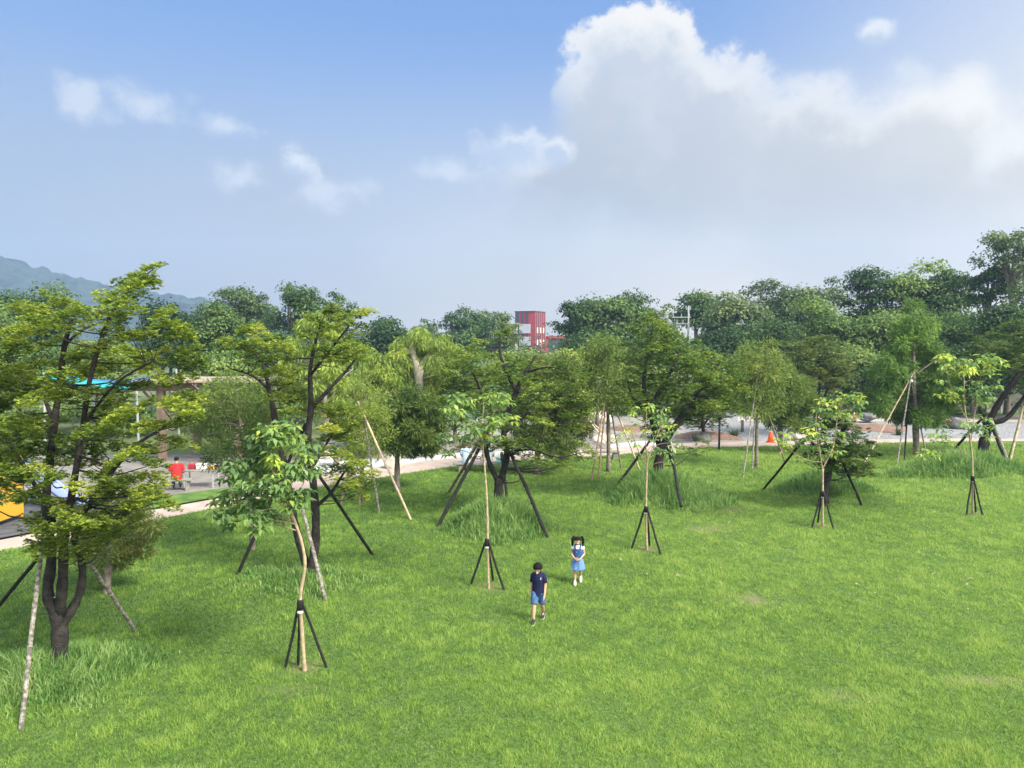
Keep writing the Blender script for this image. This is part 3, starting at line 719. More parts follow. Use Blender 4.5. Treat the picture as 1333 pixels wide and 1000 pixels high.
willow('wispy olive weeping tree over the garden left of the bare forked trunk', (470, 590), [[(470, 592, 0, .15), (468, 550, 0, .12), (470, 500, 0, .05)], [(468, 560, 0, .06), (490, 530, 0, .04), (510, 520, 0, .02)]],
    [[(430, 540), (445, 500), (480, 490), (520, 520), (525, 550), (490, 560), (440, 570)]], 32, .5, 34, per=170, lm='leaf_C3', bark='bark_grey', tb=.5)

# young trees with big drooping leaflets
def sapling(label, base, limbs, polys, n, padw, seed, leaf, per, tb=.5, extra=(), depth=.6, ts=.88):
    return garden_tree('young_tree', label, base, limbs, polys, n, padw, 'B', leaf, M['leaf_B'], M['stem'], per, depth, seed, group=None, flatr=.7, tb=tb, extra=extra, twig=.008, tvar=.2, tscale=ts)


sapling('nearest young tree with bent pale stem and large drooping glossy leaves', (397, 873), [[(397, 874, 0, .045), (393, 820, 0, .040), (391, 775, 0, .038), (397, 735, 0, .034), (391, 700, 0, .032), (378, 665, 0, .03), (365, 630, 0, .025), (350, 600, 0, .018), (358, 565, 0, .01)], [(378, 665, 0, .022), (345, 645, -.2, .016), (310, 655, -.3, .008)], [(368, 640, 0, .02), (330, 610, .2, .014), (300, 605, .3, .006)], [(374, 655, 0, .018), (395, 630, .1, .012), (392, 600, .2, .007)]],
    [[(285, 640), (300, 600), (330, 575), (350, 545), (385, 550), (400, 580), (402, 650), (380, 668), (340, 685), (290, 680)]], 48, .19, 41, .155, 46, tb=.42, extra=[(365, 555, .2), (350, 560, .2)], depth=.7)
sapling('young tree with straight pale stem and bright tufts before the central forked tree', (636, 766), [[(636, 767, 0, .04), (635, 720, 0, .036), (634, 660, 0, .033), (631, 610, 0, .028), (627, 560, 0, .018), (630, 530, 0, .01)], [(629, 585, 0, .016), (608, 555, 0, .012), (595, 535, 0, .006)], [(627, 565, 0, .014), (642, 540, .1, .010), (652, 520, .2, .005)]],
    [[(582, 535), (590, 512), (620, 515), (660, 510), (662, 545), (640, 575), (600, 575)], [(576, 562), (596, 562), (594, 588), (578, 588)]], 25, .23, 42, .17, 30, tb=.45, extra=[(598, 518, .3), (606, 522, .25), (640, 520, .3), (652, 522, .25), (650, 515, .2)])
sapling('pale thin young tree with sparse leaves in front of the leaning dark tree', (842, 716), [[(842, 717, 0, .04), (841, 660, 0, .036), (842, 610, 0, .033), (843, 590, 0, .03)], [(842, 608, 0, .022), (828, 580, 0, .016), (820, 550, 0, .008)], [(843, 600, 0, .02), (852, 575, .1, .014), (862, 550, .2, .007)], [(843, 600, 0, .02), (840, 570, -.2, .014), (842, 535, -.2, .007)]],
    [[(805, 570), (815, 530), (840, 520), (865, 530), (885, 570), (880, 605), (830, 595)]], 27, .23, 43, .14, 18, tb=.6)
sapling('young tree with tiers of lime leaves left of the wide cypress tripod', (1071, 686), [[(1071, 687, 0, .04), (1071, 640, 0, .037), (1071, 610, 0, .034)], [(1071, 612, 0, .025), (1066, 580, 0, .02), (1062, 545, 0, .015), (1070, 520, 0, .006)], [(1071, 610, 0, .025), (1085, 580, .1, .02), (1090, 545, .2, .014), (1100, 515, .2, .006)], [(1070, 602, 0, .012), (1045, 597, -.1, .009), (1022, 580, -.2, .005)]],
    [[(1046, 590), (1048, 545), (1065, 520), (1085, 510), (1118, 508), (1125, 530), (1110, 550), (1090, 585), (1065, 600)]], 30, .25, 44, .165, 26, tb=.66, extra=[(1108, 514, .3), (1095, 518, .3), (1118, 518, .22), (1018, 572, .3), (1028, 565, .25), (1022, 582, .22)])
sapling('rightmost young tree with lime green top and one yellow drooping leaf', (1266, 669), [[(1266, 670, 0, .042), (1266, 620, 0, .038), (1265, 590, 0, .035), (1260, 555, 0, .03), (1256, 530, 0, .02), (1255, 490, 0, .01)], [(1264, 575, 0, .016), (1268, 545, 0, .012), (1275, 510, .1, .007)], [(1266, 598, 0, .014), (1245, 580, 0, .01), (1222, 568, 0, .006)], [(1258, 545, 0, .014), (1240, 510, 0, .01), (1232, 480, 0, .006)]],
    [[(1215, 490), (1220, 462), (1260, 465), (1300, 455), (1302, 490), (1285, 525), (1250, 525), (1220, 515)], [(1250, 540), (1290, 540), (1290, 570), (1255, 575)], [(1205, 555), (1235, 555), (1235, 590), (1208, 590)]], 38, .30, 45, .19, 27, tb=.55, extra=[(1230, 465, .4), (1255, 472, .4), (1280, 468, .4), (1295, 470, .35), (1265, 480, .4), (1240, 478, .35)])
sapling('feathery bright young tree cut off by the left picture edge', (-40, 800), [[(-40, 802, 0, .045), (-38, 720, 0, .04), (-25, 650, 0, .03), (0, 590, 0, .015)], [(-30, 680, 0, .02), (0, 640, 0, .014), (20, 610, .2, .006)]],
    [[(-80, 640), (-50, 560), (0, 545), (42, 550), (40, 580), (25, 600), (30, 640), (0, 660), (-60, 690)]], 46, .26, 46, .13, 80, tb=.7)


# ------------------------------------------------------------------ stakes
def pole_set(name, label, poles, mats, wraps=(), group=None, rad=.04, cat='tree support', part='pole'):
    """poles: (foot px, foot py, top px, top py, top depth offset); top depth is the tree's depth given by wraps/Y"""
    feet = [G(p[0], p[1]) for p in poles]
    root = thing(name, label, cat, (sum(f.x for f in feet) / len(feet), sum(f.y for f in feet) / len(feet), 0), group=group)
    b = root.location
    for k, (p, f) in enumerate(zip(poles, feet)):
        top = Q(p[2], p[3], p[4]); mm = mats[k % len(mats)] if len(p) < 6 else M[p[5]]
        d = (top - f); a = f - d.normalized() * .12
        rr = random.Random(k + int(p[0]))
        pts = [a.lerp(top, t) + Vector((rr.uniform(-1, 1), rr.uniform(-1, 1), 0)) * rad * .35 * (0 < t < 1) for t in (0, .2, .4, .6, .8, 1)]
        q = MB().tube([v - b for v in pts], [rad * (1 + .08 * (i % 2)) for i in range(6)], 8)
        for t in (.2, .4, .6, .8):                                        # bamboo knots
            c = a.lerp(top, t) - b; dd = d.normalized(); q.tube([c - dd * .012, c + dd * .012], rad * 1.18, 8)
        q.build(part, mm, root, smooth=False)
    for (wx, wy, wY, wr, wh, mm) in wraps:
        c = Q(wx, wy, wY) - b
        MB().loft([(c + Vector((0, 0, -wh)), wr * .9, wr * .9), (c + Vector((0, 0, -wh * .3)), wr, wr), (c + Vector((0, 0, wh * .4)), wr * 1.02, wr), (c + Vector((0, 0, wh)), wr * .8, wr * .8)], 12, wob=.08).build('binding', M[mm], root, smooth=True)
    return root


yb = lambda px, py: G(px, py).y


def tripod(label, base, apex, feet, r=.022):
    Y0 = yb(*base); offs = (.03, .04, -.03)
    pole_set('tree_tripod', label, [(fx, fy, apex[0] + (fx - apex[0]) * .05, apex[1], Y0 + offs[i % 3]) for i, (fx, fy) in enumerate(feet)], [M['stake_black']],
             wraps=[(apex[0], apex[1] + 3, Y0, .062, .09, 'wrap'), (apex[0], apex[1] + 12 * 14 / Y0, Y0, .058, .02, 'rope')], group='short black tripods around the young trees', rad=r, cat='tree stake', part='stake')


tripod('short black stake tripod around the nearest bent young stem', (397, 873), (391, 784), [(371, 870), (388, 866), (425, 869)], .024)
tripod('short stake tripod under the young tree before the central forked tree', (636, 766), (634, 703), [(612, 763), (642, 756), (656, 768)], .026)
tripod('short black stake tripod beside the pale mound of long grass', (842, 716), (841, 660), [(822, 715), (846, 711), (860, 722)], .028)
tripod('short black stake tripod under the young tree with tiers of lime leaves', (1071, 686), (1071, 640), [(1057, 687), (1064, 681), (1085, 690)], .028)
tripod('short black stake tripod under the rightmost young tree', (1266, 669), (1266, 620), [(1258, 672), (1270, 667), (1279, 671)], .028)
y1 = yb(77, 862)
pole_set('support_poles', 'leaning poles, one pale and mottled, propping the big forked tree at far left', [(27, 950, 57, 690, y1 - .1, 'stake_grey'), (-40, 835, 62, 712, y1 + .2), (176, 822, 118, 735, y1 + .4, 'stake_grey')], [M['stake_black']], wraps=[(76, 775, y1 + .1, .13, .012, 'rope')], rad=.035, group='long leaning props of the garden trees')
y2 = yb(404, 746)
pole_set('support_poles', 'crossed black poles propping the twin dark trunks', [(485, 722, 385, 575, y2 - .25), (309, 749, 398, 552, y2 + .25), (424, 782, 390, 650, y2 - .2, 'stake_grey')], [M['stake_black']], rad=.042, group='long leaning props of the garden trees')
y3 = yb(650, 668)
pole_set('support_poles', 'wide black props leaning on the central forked tree', [(570, 686, 628, 575, y3 - .2), (713, 700, 664, 588, y3 - .2), (661, 655, 653, 590, y3 + .25, 'stake_grey'), (585, 640, 632, 560, y3 + .5, 'bamboo_brown')], [M['stake_black']], rad=.055, group='long leaning props of the garden trees')
y4 = yb(854, 636)
pole_set('support_poles', 'black props around the leaning dark tree', [(797, 641, 850, 568, y4 - .2), (886, 656, 868, 560, y4 - .2), (884, 626, 850, 535, y4 + .3)], [M['stake_black']], rad=.05, group='long leaning props of the garden trees')
y5 = yb(1072, 650)
pole_set('support_poles', 'thin black props around the short dark bushy tree', [(994, 637, 1044, 575, y5 - .2), (1121, 657, 1093, 592, y5 - .2), (1091, 622, 1080, 585, y5 + .3)], [M['stake_black']], rad=.042, group='long leaning props of the garden trees')
y6 = yb(1279, 600)
pole_set('support_poles', 'black and grey props under the slanting limbs at the right edge', [(1236, 592, 1282, 540, y6 - .3), (1310, 602, 1286, 545, y6 - .3), (1317, 611, 1290, 545, y6 - .35, 'stake_grey'), (1313, 599, 1338, 515, y6 - .1), (1314, 604, 1332, 528, y6 - .4, 'bamboo')], [M['stake_black']], rad=.06, group='long leaning props of the garden trees')
# tall bamboo tripods
def tall(label, apex, Y0, feet, rad=.036):
    pole_set('bamboo_tripod', label, [(fx, fy, apex[0] + (apex[0] - fx) * .10, apex[1] - 14, Y0 + .08 * (i - 1), mm) for i, (fx, fy, mm) in enumerate(feet)], [M['bamboo']], wraps=[(apex[0], apex[1], Y0, .13, .07, 'rope')], rad=rad, group='tall bamboo tripods around the feathery trees')


pole_set('support_poles', 'pair of thin pale poles leaning on the thin pale barked weeping tree', [(797, 585, 744, 520, yb(752, 575), 'bamboo'), (806, 579, 752, 536, yb(752, 570), 'bamboo')], [M['bamboo']], rad=.045, group='long leaning props of the garden trees')
tall('tall bamboo tripod with one pale leg beside the round feathery tree', (472, 537), yb(472, 652), [(535, 677, 'bamboo'), (494, 668, 'stake_grey'), (468, 660, 'bamboo_brown'), (444, 656, 'bamboo_brown')])
tall('tall bamboo tripod standing over the stone bench', (790, 508), yb(792, 614), [(770, 626, 'bamboo_brown'), (779, 622, 'bamboo_brown'), (834, 615, 'bamboo'), (809, 612, 'stake_grey')])
tall('tall grey pole tripod left of the traffic cone', (985, 500), yb(985, 608), [(967, 622, 'stake_grey'), (979, 614, 'stake_grey'), (1022, 602, 'bamboo_brown')])
tall('widest pole tripod around the tall bright cypress', (1185, 496), yb(1193, 594), [(1125, 603, 'bamboo'), (1168, 605, 'stake_grey'), (1177, 600, 'stake_black'), (1207, 597, 'stake_grey')])
# ------------------------------------------------------------------ woods and far things
def wood_tree(px, top, w, Y, lm, label, airy=0.0, seed=0, name='broad_tree', cat='tree', squash=1.0, bark='bark_grey', dens=1.0, tb=.5, depth=None):
    rr = random.Random(seed + px * 7 + top); top = top - (9 if px > 850 else 4); H = 6 + (HORIZ - top) / F * Y; W = w / F * Y
    b = Q(px, 500, Y); b.z = -.1
    root = thing(name, label, cat, b, group='trees of the wood beyond the garden')
    ch = min(H * .9, W * 1.22 * squash); cz = H - ch / 2; dep = depth or W
    wood = MB(); fork = Vector((rr.uniform(-.3, .3), rr.uniform(-.3, .3), max(H - ch * 1.05, H * .18)))
    r0 = .018 * H + .05
    tp, tr = smooth_line([Vector((0, 0, 0)), fork * .5 + Vector((rr.uniform(-.2, .2), 0, 0)), fork], [r0 * 1.3, r0, r0 * .85], 3); wood.tube(tp, tr, 8)
    lead = Vector((fork.x + rr.uniform(-.4, .4), fork.y, cz + ch * .15)); lp, lr = smooth_line([fork, fork.lerp(lead, .5) + Vector((rr.uniform(-.3, .3), 0, 0)), lead], [r0 * .85, r0 * .5, r0 * .15], 3); wood.tube(lp, lr, 7)
    npad = int(34 + 14 * rr.random() + 14 * airy); Vs = []; Ts = []
    pr = W * (.215 if airy < .5 else .165)
    for k in range(npad):
        d = Vector((rr.gauss(0, 1), rr.gauss(0, 1), rr.gauss(0, 1))).normalized(); q = rr.uniform(.35, 1) ** .6
        if d.z < -.8: d.z *= -.5
        lumpy = 1 + .22 * math.sin(d.x * 4 + seed) * math.cos(d.z * 5 + px)
        c = Vector((d.x * (W / 2 - pr * .6) * q * lumpy + rr.gauss(0, .05) * W, d.y * (dep / 2 - pr) * q, cz + d.z * (ch / 2 - pr * .75) * q * lumpy + rr.gauss(0, .04) * W))
        r = pr * rr.uniform(.65, 1.3)
        s = fork.lerp(c, .05)
        if k % 4 == 0 or airy > .4 and k % 3 == 0:
            s = lp[rr.randrange(len(lp) - 2)]; m_ = s.lerp(c, .5) + Vector((0, 0, (c - s).length * .12)); p_, q_ = smooth_line([s, m_, c], [r0 * .28, r0 * .17, r0 * .05], 3); wood.tube(p_, q_, 5, cap=False)
        lf = max(.16, .0040 * Y) * (1.0 if airy < .5 else .9)
        n = int(dens * (1 - .35 * airy) * 9.0 * (r / lf) ** 2)
        n = max(80, min(n, 1900))
        V, t = pad_leaves(tuple(c), r, r, r * rr.uniform(.55, .9), n, lf, 'E', tb + rr.gauss(0, .14) + .10 * d.z * 0)
        Vs.append(V); Ts.append(t)
    wood.build('trunk', M[bark], root, smooth=True)
    V = np.concatenate(Vs); nf = len(V) // 4
    np_obj('crown', V, [np.arange(nf)[:, None] * 4 + np.array([0, 1, 2, 3])], M[lm], root, tint=np.concatenate(Ts))


WOOD = [
 # px, top, w, Y, leaf, label, airy
 (45, 369, 118, 75, 'leaf_E', 'flat topped dark tree below the slope of the blue hill', .2, .8),
 (-25, 392, 110, 62, 'leaf_E2', 'broad mid green tree cut by the left edge behind the big forked tree', .2, 1),
 (25, 432, 120, 52, 'leaf_E2', 'low olive green tree under the flat topped dark tree at far left', .2, 1),
 (120, 440, 110, 56, 'leaf_E2', 'rounded olive tree filling the gap under the foot of the hill', .2, 1),
 (222, 388, 110, 66, 'leaf_E', 'dense dark banyan like tree just right of the hill foot', 0, 1),
 (280, 382, 110, 68, 'leaf_E', 'dense dark tree second from the hill with a domed top', 0, 1),
 (320, 366, 90, 84, 'leaf_E3', 'airy grey green tree poking above the dense dark domed tree', .7, .9),
 (385, 361, 105, 78, 'leaf_E', 'tallest plume topped dark tree on the left half of the skyline', .5, 1),
 (435, 376, 70, 74, 'leaf_E', 'dark tree with drooping side plumes right of the tallest left plume', .5, 1.3),
 (345, 425, 120, 60, 'leaf_E', 'dark tree massed behind the twin dark trunks', .1, 1),
 (440, 432, 110, 64, 'leaf_E2', 'mid green tree behind the light weeping tree', .2, 1),
 (503, 411, 90, 92, 'leaf_E', 'low domed dark tree left of the sky gap', .2, .9),
 (557, 421, 44, 210, 'leaf_E3', 'small hazy far tree standing alone in the sky gap', .5, 1),
 (585, 436, 80, 105, 'leaf_E', 'dark shoulder tree left of the utility pole', .1, .9),
 (608, 399, 84, 132, 'leaf_E', 'airy round topped tree directly left of the white house', .55, 1),
 (645, 402, 70, 145, 'leaf_E3', 'thin topped hazy tree rising behind the white house', .6, 1),
 (590, 470, 110, 72, 'leaf_E2', 'mid green tree below the utility pole', .1, 1),
 (700, 462, 120, 84, 'leaf_E2', 'olive tree hiding the foot of the red striped building', .2, .7),
 (748, 387, 60, 98, 'leaf_E', 'thin leaning crown at the left end of the tall dark group', .6, 1.2),
 (790, 366, 118, 98, 'leaf_E', 'tall dark spreading tree right of the red striped building', .35, 1),
 (838, 376, 90, 102, 'leaf_E3', 'paler airy tree at the right end of the tall dark group', .6, 1.1),
 (770, 428, 120, 86, 'leaf_E', 'low dark tree below the tall dark spreading tree', .1, .9),
 (905, 384, 80, 108, 'leaf_E', 'flat layered dark tree beside the white aerial mast', .3, .8),
 (870, 432, 110, 72, 'leaf_E2', 'mid green tree behind the leaning dark tree', .1, 1),
 (955, 373, 104, 92, 'leaf_E3', 'grey green domed tree left of the highest middle skyline', .35, 1),
 (1005, 363, 104, 96, 'leaf_E3', 'fine twigged grey tree in the middle of the right skyline', .6, .9),
 (1055, 358, 110, 96, 'leaf_E3', 'fine twigged tree forming the hump of the right skyline', .5, 1),
 (940, 425, 110, 80, 'leaf_E', 'dark hollow tree above the slender pole tied tree', .1, .9),
 (1005, 415, 110, 84, 'leaf_E', 'dark blue green tree above the round olive tree', .1, .9),
 (1068, 388, 105, 76, 'leaf_E2', 'pale leafy tree hanging in front of the fine twigged hump', .3, 1.2),
 (1128, 350, 74, 90, 'leaf_E', 'narrow tree with a see through top left of the round skyline dome', .45, 1.2),
 (1178, 347, 100, 90, 'leaf_E2', 'round skyline dome tree left of the tall airy tree', .25, 1),
 (1225, 357, 84, 88, 'leaf_E2', 'tree with lit shoulder right of the round skyline dome', .25, 1),
 (1150, 398, 115, 74, 'leaf_E2', 'leafy tree right above the tall bright cypress', .2, 1),
 (1238, 396, 118, 68, 'leaf_E2', 'lighter spreading tree under the skyline dome at right', .2, 1),
 (1278, 343, 64, 80, 'leaf_E', 'small dark crown left of the tall airy tree', .5, 1),
 (1312, 297, 92, 78, 'leaf_E3', 'tallest airy tree with gaps of sky at the right edge', .75, .85),
 (1312, 385, 110, 62, 'leaf_E', 'dark tree below the tallest airy tree at the right edge', .1, 1),
 (1375, 350, 110, 70, 'leaf_E', 'dark tree mostly outside the right edge of the photo', .2, 1),
 (1270, 440, 130, 60, 'leaf_E', 'low dark tree behind the rightmost young tree', .1, .9),
 (1100, 452, 120, 66, 'leaf_E2', 'low mid green tree behind the blue shed', .1, .9),
 (960, 470, 120, 66, 'leaf_E2', 'low green tree behind the pole tied tree', .15, .9),
 (835, 480, 110, 62, 'leaf_E2', 'low green tree behind the bamboo tripod', .15, .9),
 (655, 492, 110, 62, 'leaf_E2', 'low tree behind the central forked tree', .15, .9),
 (380, 480, 120, 55, 'leaf_E2', 'low green tree right of the timber pavilion', .15, .9),
 (295, 455, 90, 50, 'leaf_E2', 'round green tree behind the pavilion roof corner', .15, 1),
 (505, 478, 90, 60, 'leaf_E2', 'bushy tree behind the wispy olive weeping tree', .2, .9),
 (745, 446, 66, 66, 'leaf_D', 'small yellow green bush topped tree before the dark low tree', .3, 1),
 (1190, 470, 120, 62, 'leaf_E', 'dark low tree behind the bright cypress', .1, .9),
 (1350, 440, 110, 58, 'leaf_E', 'low dark tree beyond the info kiosk', .1, .9),
]
for i, (px, top, w, Y, lm, label, airy, sq) in enumerate(WOOD):
    wood_tree(px, top, w, Y, lm, label, airy, seed=i * 3 + 1, squash=sq * (1 + .15 * math.sin(i * 5.1)), tb=.5 + .2 * math.sin(i * 2.7))


def far_woods():
    Vs = []; Ts = []; rr = random.Random(4)
    for k in range(150):
        Y = rr.uniform(150, 330); px = rr.uniform(-300, 1650); r = rr.uniform(4, 8)
        c = Q(px, 500, Y); c.z = rr.uniform(.5, 3.5)
        V, t = pad_leaves(tuple(c), r * 1.3, r, r * .75, 420, .0045 * Y, 'E', .45 + rr.gauss(0, .12)); Vs.append(V); Ts.append(t)
    V = np.concatenate(Vs); nf = len(V) // 4
    tag(np_obj('woods', V, [np.arange(nf)[:, None] * 4 + np.array([0, 1, 2, 3])], M['leaf_E'], tint=np.concatenate(Ts)), 'low far woods closing the view behind the park', 'woods', kind='stuff')
    # scrub along the far side of the garden, under the crowns
    Vs = []; Ts = []
    for k in range(170):
        Y = rr.uniform(62, 76); px = rr.uniform(440, 1600)
        if k % 5 == 0: Y = rr.uniform(47, 52); px = rr.uniform(-200, 470)
        r = rr.uniform(.8, 2.0); c = Q(px, 500, Y); c.z = rr.uniform(.2, 1.4)
        V, t = pad_leaves(tuple(c), r * 1.3, r, r * .8, 260, .26, 'E', .45 + rr.gauss(0, .15)); Vs.append(V); Ts.append(t)
    V = np.concatenate(Vs); nf = len(V) // 4
    tag(np_obj('undergrowth', V, [np.arange(nf)[:, None] * 4 + np.array([0, 1, 2, 3])], M['leaf_E2'], tint=np.concatenate(Ts)), 'tangled green undergrowth below the wood behind the garden', 'undergrowth', kind='stuff')


far_woods()
M['hill'] = mat('hill_forest', (.010, .020, .020), .95, col2=(.032, .058, .048), scale=.05, detail=10)


def hill():
    RD = [(-700, 250), (-300, 285), (-120, 305), (0, 333), (40, 345), (100, 365), (150, 371), (200, 379), (260, 390), (330, 405), (420, 425), (520, 440), (700, 452)]
    nx, ny = 520, 110
    px = np.linspace(-700, 700, nx); top = np.interp(px, [p[0] for p in RD], [p[1] for p in RD])
    V = np.zeros((ny, nx, 3))
    for j in range(ny):
        t = j / (ny - 1); Y = 620 + 420 * t
        x = (px - 666.5) / F * 950; zt = 6 + (HORIZ - top) / F * 950
        prof = math.sin(min(1, t * 1.25) * math.pi / 2) ** 1.3
        z = zt * prof - (0 if t < .8 else (t - .8) * 60)
        z = z + prof * (14 * (vn(x, Y * np.ones_like(x), 95, 2) - .5) * (1 - t * .8) + 12 * (vn(x, Y + 0 * x, 16, 4) - .5) + 8 * (vn(x, Y + 0 * x, 7, 5) - .5)) - 1
        V[j, :, 0] = x; V[j, :, 1] = Y; V[j, :, 2] = z
    i = np.arange(ny - 1)[:, None] * nx + np.arange(nx - 1)[None, :]
    o = np_obj('hill', V.reshape(-1, 3), [np.stack([i, i + 1, i + nx + 1, i + nx], -1).reshape(-1, 4)], M['hill'], smooth=False); tag(o, kind='structure')


hill()

# ------------------------------------------------------------------ buildings
M['red'] = mat('red_panel', (.32, .055, .065), .6, var=.12, scale=.4)
M['darkpanel'] = mat('dark_panel', (.07, .07, .10), .55)
M['whitepanel'] = mat('white_panel', (.46, .48, .54), .5, var=.05, scale=.5)
M['pinkpanel'] = mat('pink_panel', (.50, .12, .12), .6)
M['cream'] = mat('cream_wall', (.42, .41, .37), .8, var=.08, scale=.3)
M['window'] = mat('window_dark', (.06, .07, .09), .15, spec=.6)
M['beige'] = mat('pale_window', (.62, .55, .44), .5)
M['greymetal'] = mat('grey_metal', (.42, .44, .46), .45, metal=.4)
M['mastgrey'] = mat('mast_grey', (.26, .28, .29), .7)
M['roofgrey'] = mat('roof_grey', (.22, .22, .23), .8)


def red_block():
    Y = 200; x0 = Q(675, 430, Y).x; xc = Q(697, 430, Y).x; W1 = 5.9
    top = 6 + (HORIZ - 406) / F * Y; root = thing('striped_building', 'tall boxy red and charcoal striped building with two white panels above the trees', 'building', ((x0 + xc) / 2, Y + 5, 0))
    b = root.location; w2 = 7.0
    MB().box((0, 0, top / 2), (W1, w2, top)).build('wall', M['red'], root)
    # cladding strips on the front (charcoal and red) and on the right side, standing proud of the wall
    q = MB(); n = 9; s = W1 / n
    for k in range(n):
        if k in (0, 1, 3, 5): q.box((-W1 / 2 + (k + .5) * s, -w2 / 2 - .06, top / 2 + .1), (s * .9, .12, top - .3))
    q.build('cladding', M['darkpanel'], root)
    q = MB(); n2 = 14
    for k in range(n2):
        if k % 3 == 1: q.box((W1 / 2 + .06, -w2 / 2 + (k + .5) * w2 / n2, top / 2 + .1), (.12, w2 / n2 * .7, top - .3))
    q.build('cladding', M['darkpanel'], root)
    zz = lambda py: 6 + (HORIZ - py) / F * (Y)
    for (a, c_) in ((422, 434), (438.5, 450)):
        MB().box((-W1 / 2 + W1 * .50, -w2 / 2 - .2, (zz(a) + zz(c_)) / 2), (W1 * .56, .16, zz(a) - zz(c_)), bev=.03).build('white_panel', M['whitepanel'], root)
    for k in range(3):
        for z in (zz(430), zz(446)):
            MB().box((W1 / 2 + .14, -2.2 + k * 2.1, z), (.08, .8, 1.5)).build('window', M['beige'], root)
    MB().box((0, 0, top + .12), (W1 + .3, w2 + .3, .24)).build('roof', M['darkpanel'], root)
    # side turned so that both faces show
    root.rotation_euler = (0, 0, R(-25))
    root.location.x += 1.0


red_block()


def white_house():
    Y = 165; x0 = Q(644, 430, Y).x; x1 = Q(674, 430, Y).x; W = x1 - x0; zz = lambda py: 6 + (HORIZ - py) / F * Y
    root = thing('white_house', 'small cream white house with a balcony left of the red striped building', 'house', ((x0 + x1) / 2, Y + 3, 0))
    MB().box((0, 0, zz(424) / 2), (W, 6, zz(424))).build('wall', M['cream'], root)
    rf = MB().box((0, -.4, zz(422)), (W + .8, 7.4, .28), bev=.05).build('roof', M['roofgrey'], root)
    q = MB().box((0, -3.7, zz(434)), (W + .2, 1.5, .22)).build('balcony', M['cream'], root)
    g = MB().box((0, -4.4, zz(434) + .9), (W + .2, .05, .06))
    for k in range(9): g.box((-W / 2 + k * W / 8, -4.4, zz(434) + .45), (.05, .05, .9))
    g.build('railing', M['greymetal'], q)
    for k in range(3):
        for z in (zz(429), zz(441)):
            f = MB().box((-W / 3 + k * W / 3, -3.03, z), (1.1, .08, 1.3)).build('window', M['whitepanel'], root)
            MB().box((-W / 3 + k * W / 3, -3.09, z), (.9, .06, 1.1)).build('pane', M['window'], f)
    MB().box((-W * .2, -3.75, zz(434) + 1.6), (W * .5, 1.0, .1), rz=0).build('awning', M['roofgrey'], root)


white_house()


def red_frame():
    Y = 170; zz = lambda py: 6 + (HORIZ - py) / F * Y
    x0, x1 = Q(712, 430, Y).x, Q(742, 430, Y).x; W = x1 - x0
    root = thing('low_building', 'low charcoal building with a red frame right of the striped building', 'building', ((x0 + x1) / 2, Y + 3, 0))
    MB().box((0, 0, zz(440) / 2), (W, 5, zz(440))).build('wall', M['darkpanel'], root)
    q = MB(); q.box((0, -2.6, zz(439)), (W + .4, .3, .6)).box((-W / 2, -2.6, zz(439) / 2), (.6, .3, zz(439))).box((W / 2, -2.6, zz(439) / 2), (.6, .3, zz(439))); q.build('frame', M['red'], root)
    for k in range(3): MB().box((-W / 3 + k * W / 3, -2.55, zz(446)), (W / 4, .1, 1.8)).build('window', M['window'], root)


red_frame()


def mast(label, px, top, Y, arms, name='utility_pole'):
    H = 6 + (HORIZ - top) / F * Y; b = Q(px, 500, Y); root = thing(name, label, 'pole', (b.x, b.y, -.1))
    MB().tube([(0, 0, 0), (0, 0, H * .5), (0, 0, H)], [.17, .13, .10], 10).build('shaft', M['mastgrey'], root, smooth=True)
    for z, w, dx in arms:
        q = MB().box((dx, 0, H - z), (w, .14, .14))
        for s in (-1, 0, 1): q.tube([(dx + s * w * .42, 0, H - z + .06), (dx + s * w * .42, 0, H - z + .45)], [.09, .05], 8)
        q.build('crossarm', M['mastgrey'], root)


mast('pale utility pole with three crossarms left of the white house', 638, 405, 150, [(.6, 2.6, 0), (2.2, 3.6, 0), (3.6, 2.0, 0)])
mast('pale mast with side arms in front of the flat layered dark tree', 895, 398, 95, [(.4, .6, 0), (1.4, 2.4, -.9), (2.2, 1.8, -.7)], 'aerial_mast')

M['blue'] = mat('blue_tarp', (.03, .20, .38), .5, col2=(.03, .34, .46), scale=1.2)
M['teal'] = mat('teal_canopy', (.02, .30, .32), .5, var=.1)
M['skyblue'] = mat('sky_blue_canopy', (.03, .14, .50), .5, var=.1)
M['timber'] = mat('brown_timber', (.12, .085, .065), .8, col2=(.20, .145, .11), scale=3, bump=.2)
M['timber_lt'] = mat('weathered_timber', (.25, .20, .15), .85, col2=(.36, .30, .23), scale=3)
M['yellow'] = mat('yellow_plastic', (.55, .30, .03), .45)
M['lilac'] = mat('pale_blue_plastic', (.17, .22, .42), .35)
M['orange'] = mat('orange_plastic', (.78, .14, .035), .45, var=.08)
M['white'] = mat('white_paint', (.78, .78, .76), .5)
M['stone'] = mat('stone_grey', (.17, .165, .15), .85, col2=(.28, .27, .25), scale=6, bump=.3)
M['rock'] = mat('rock_dark', (.09, .09, .095), .9, col2=(.19, .19, .19), scale=2.5, bump=.6, bscale=5)
M['rock_lt'] = mat('rock_pale', (.40, .36, .30), .9, col2=(.60, .57, .52), scale=2.5, bump=.6, bscale=5)
M['black'] = mat('black_metal', (.02, .02, .022), .5)
M['kioskblue'] = mat('kiosk_header', (.10, .32, .42), .5)


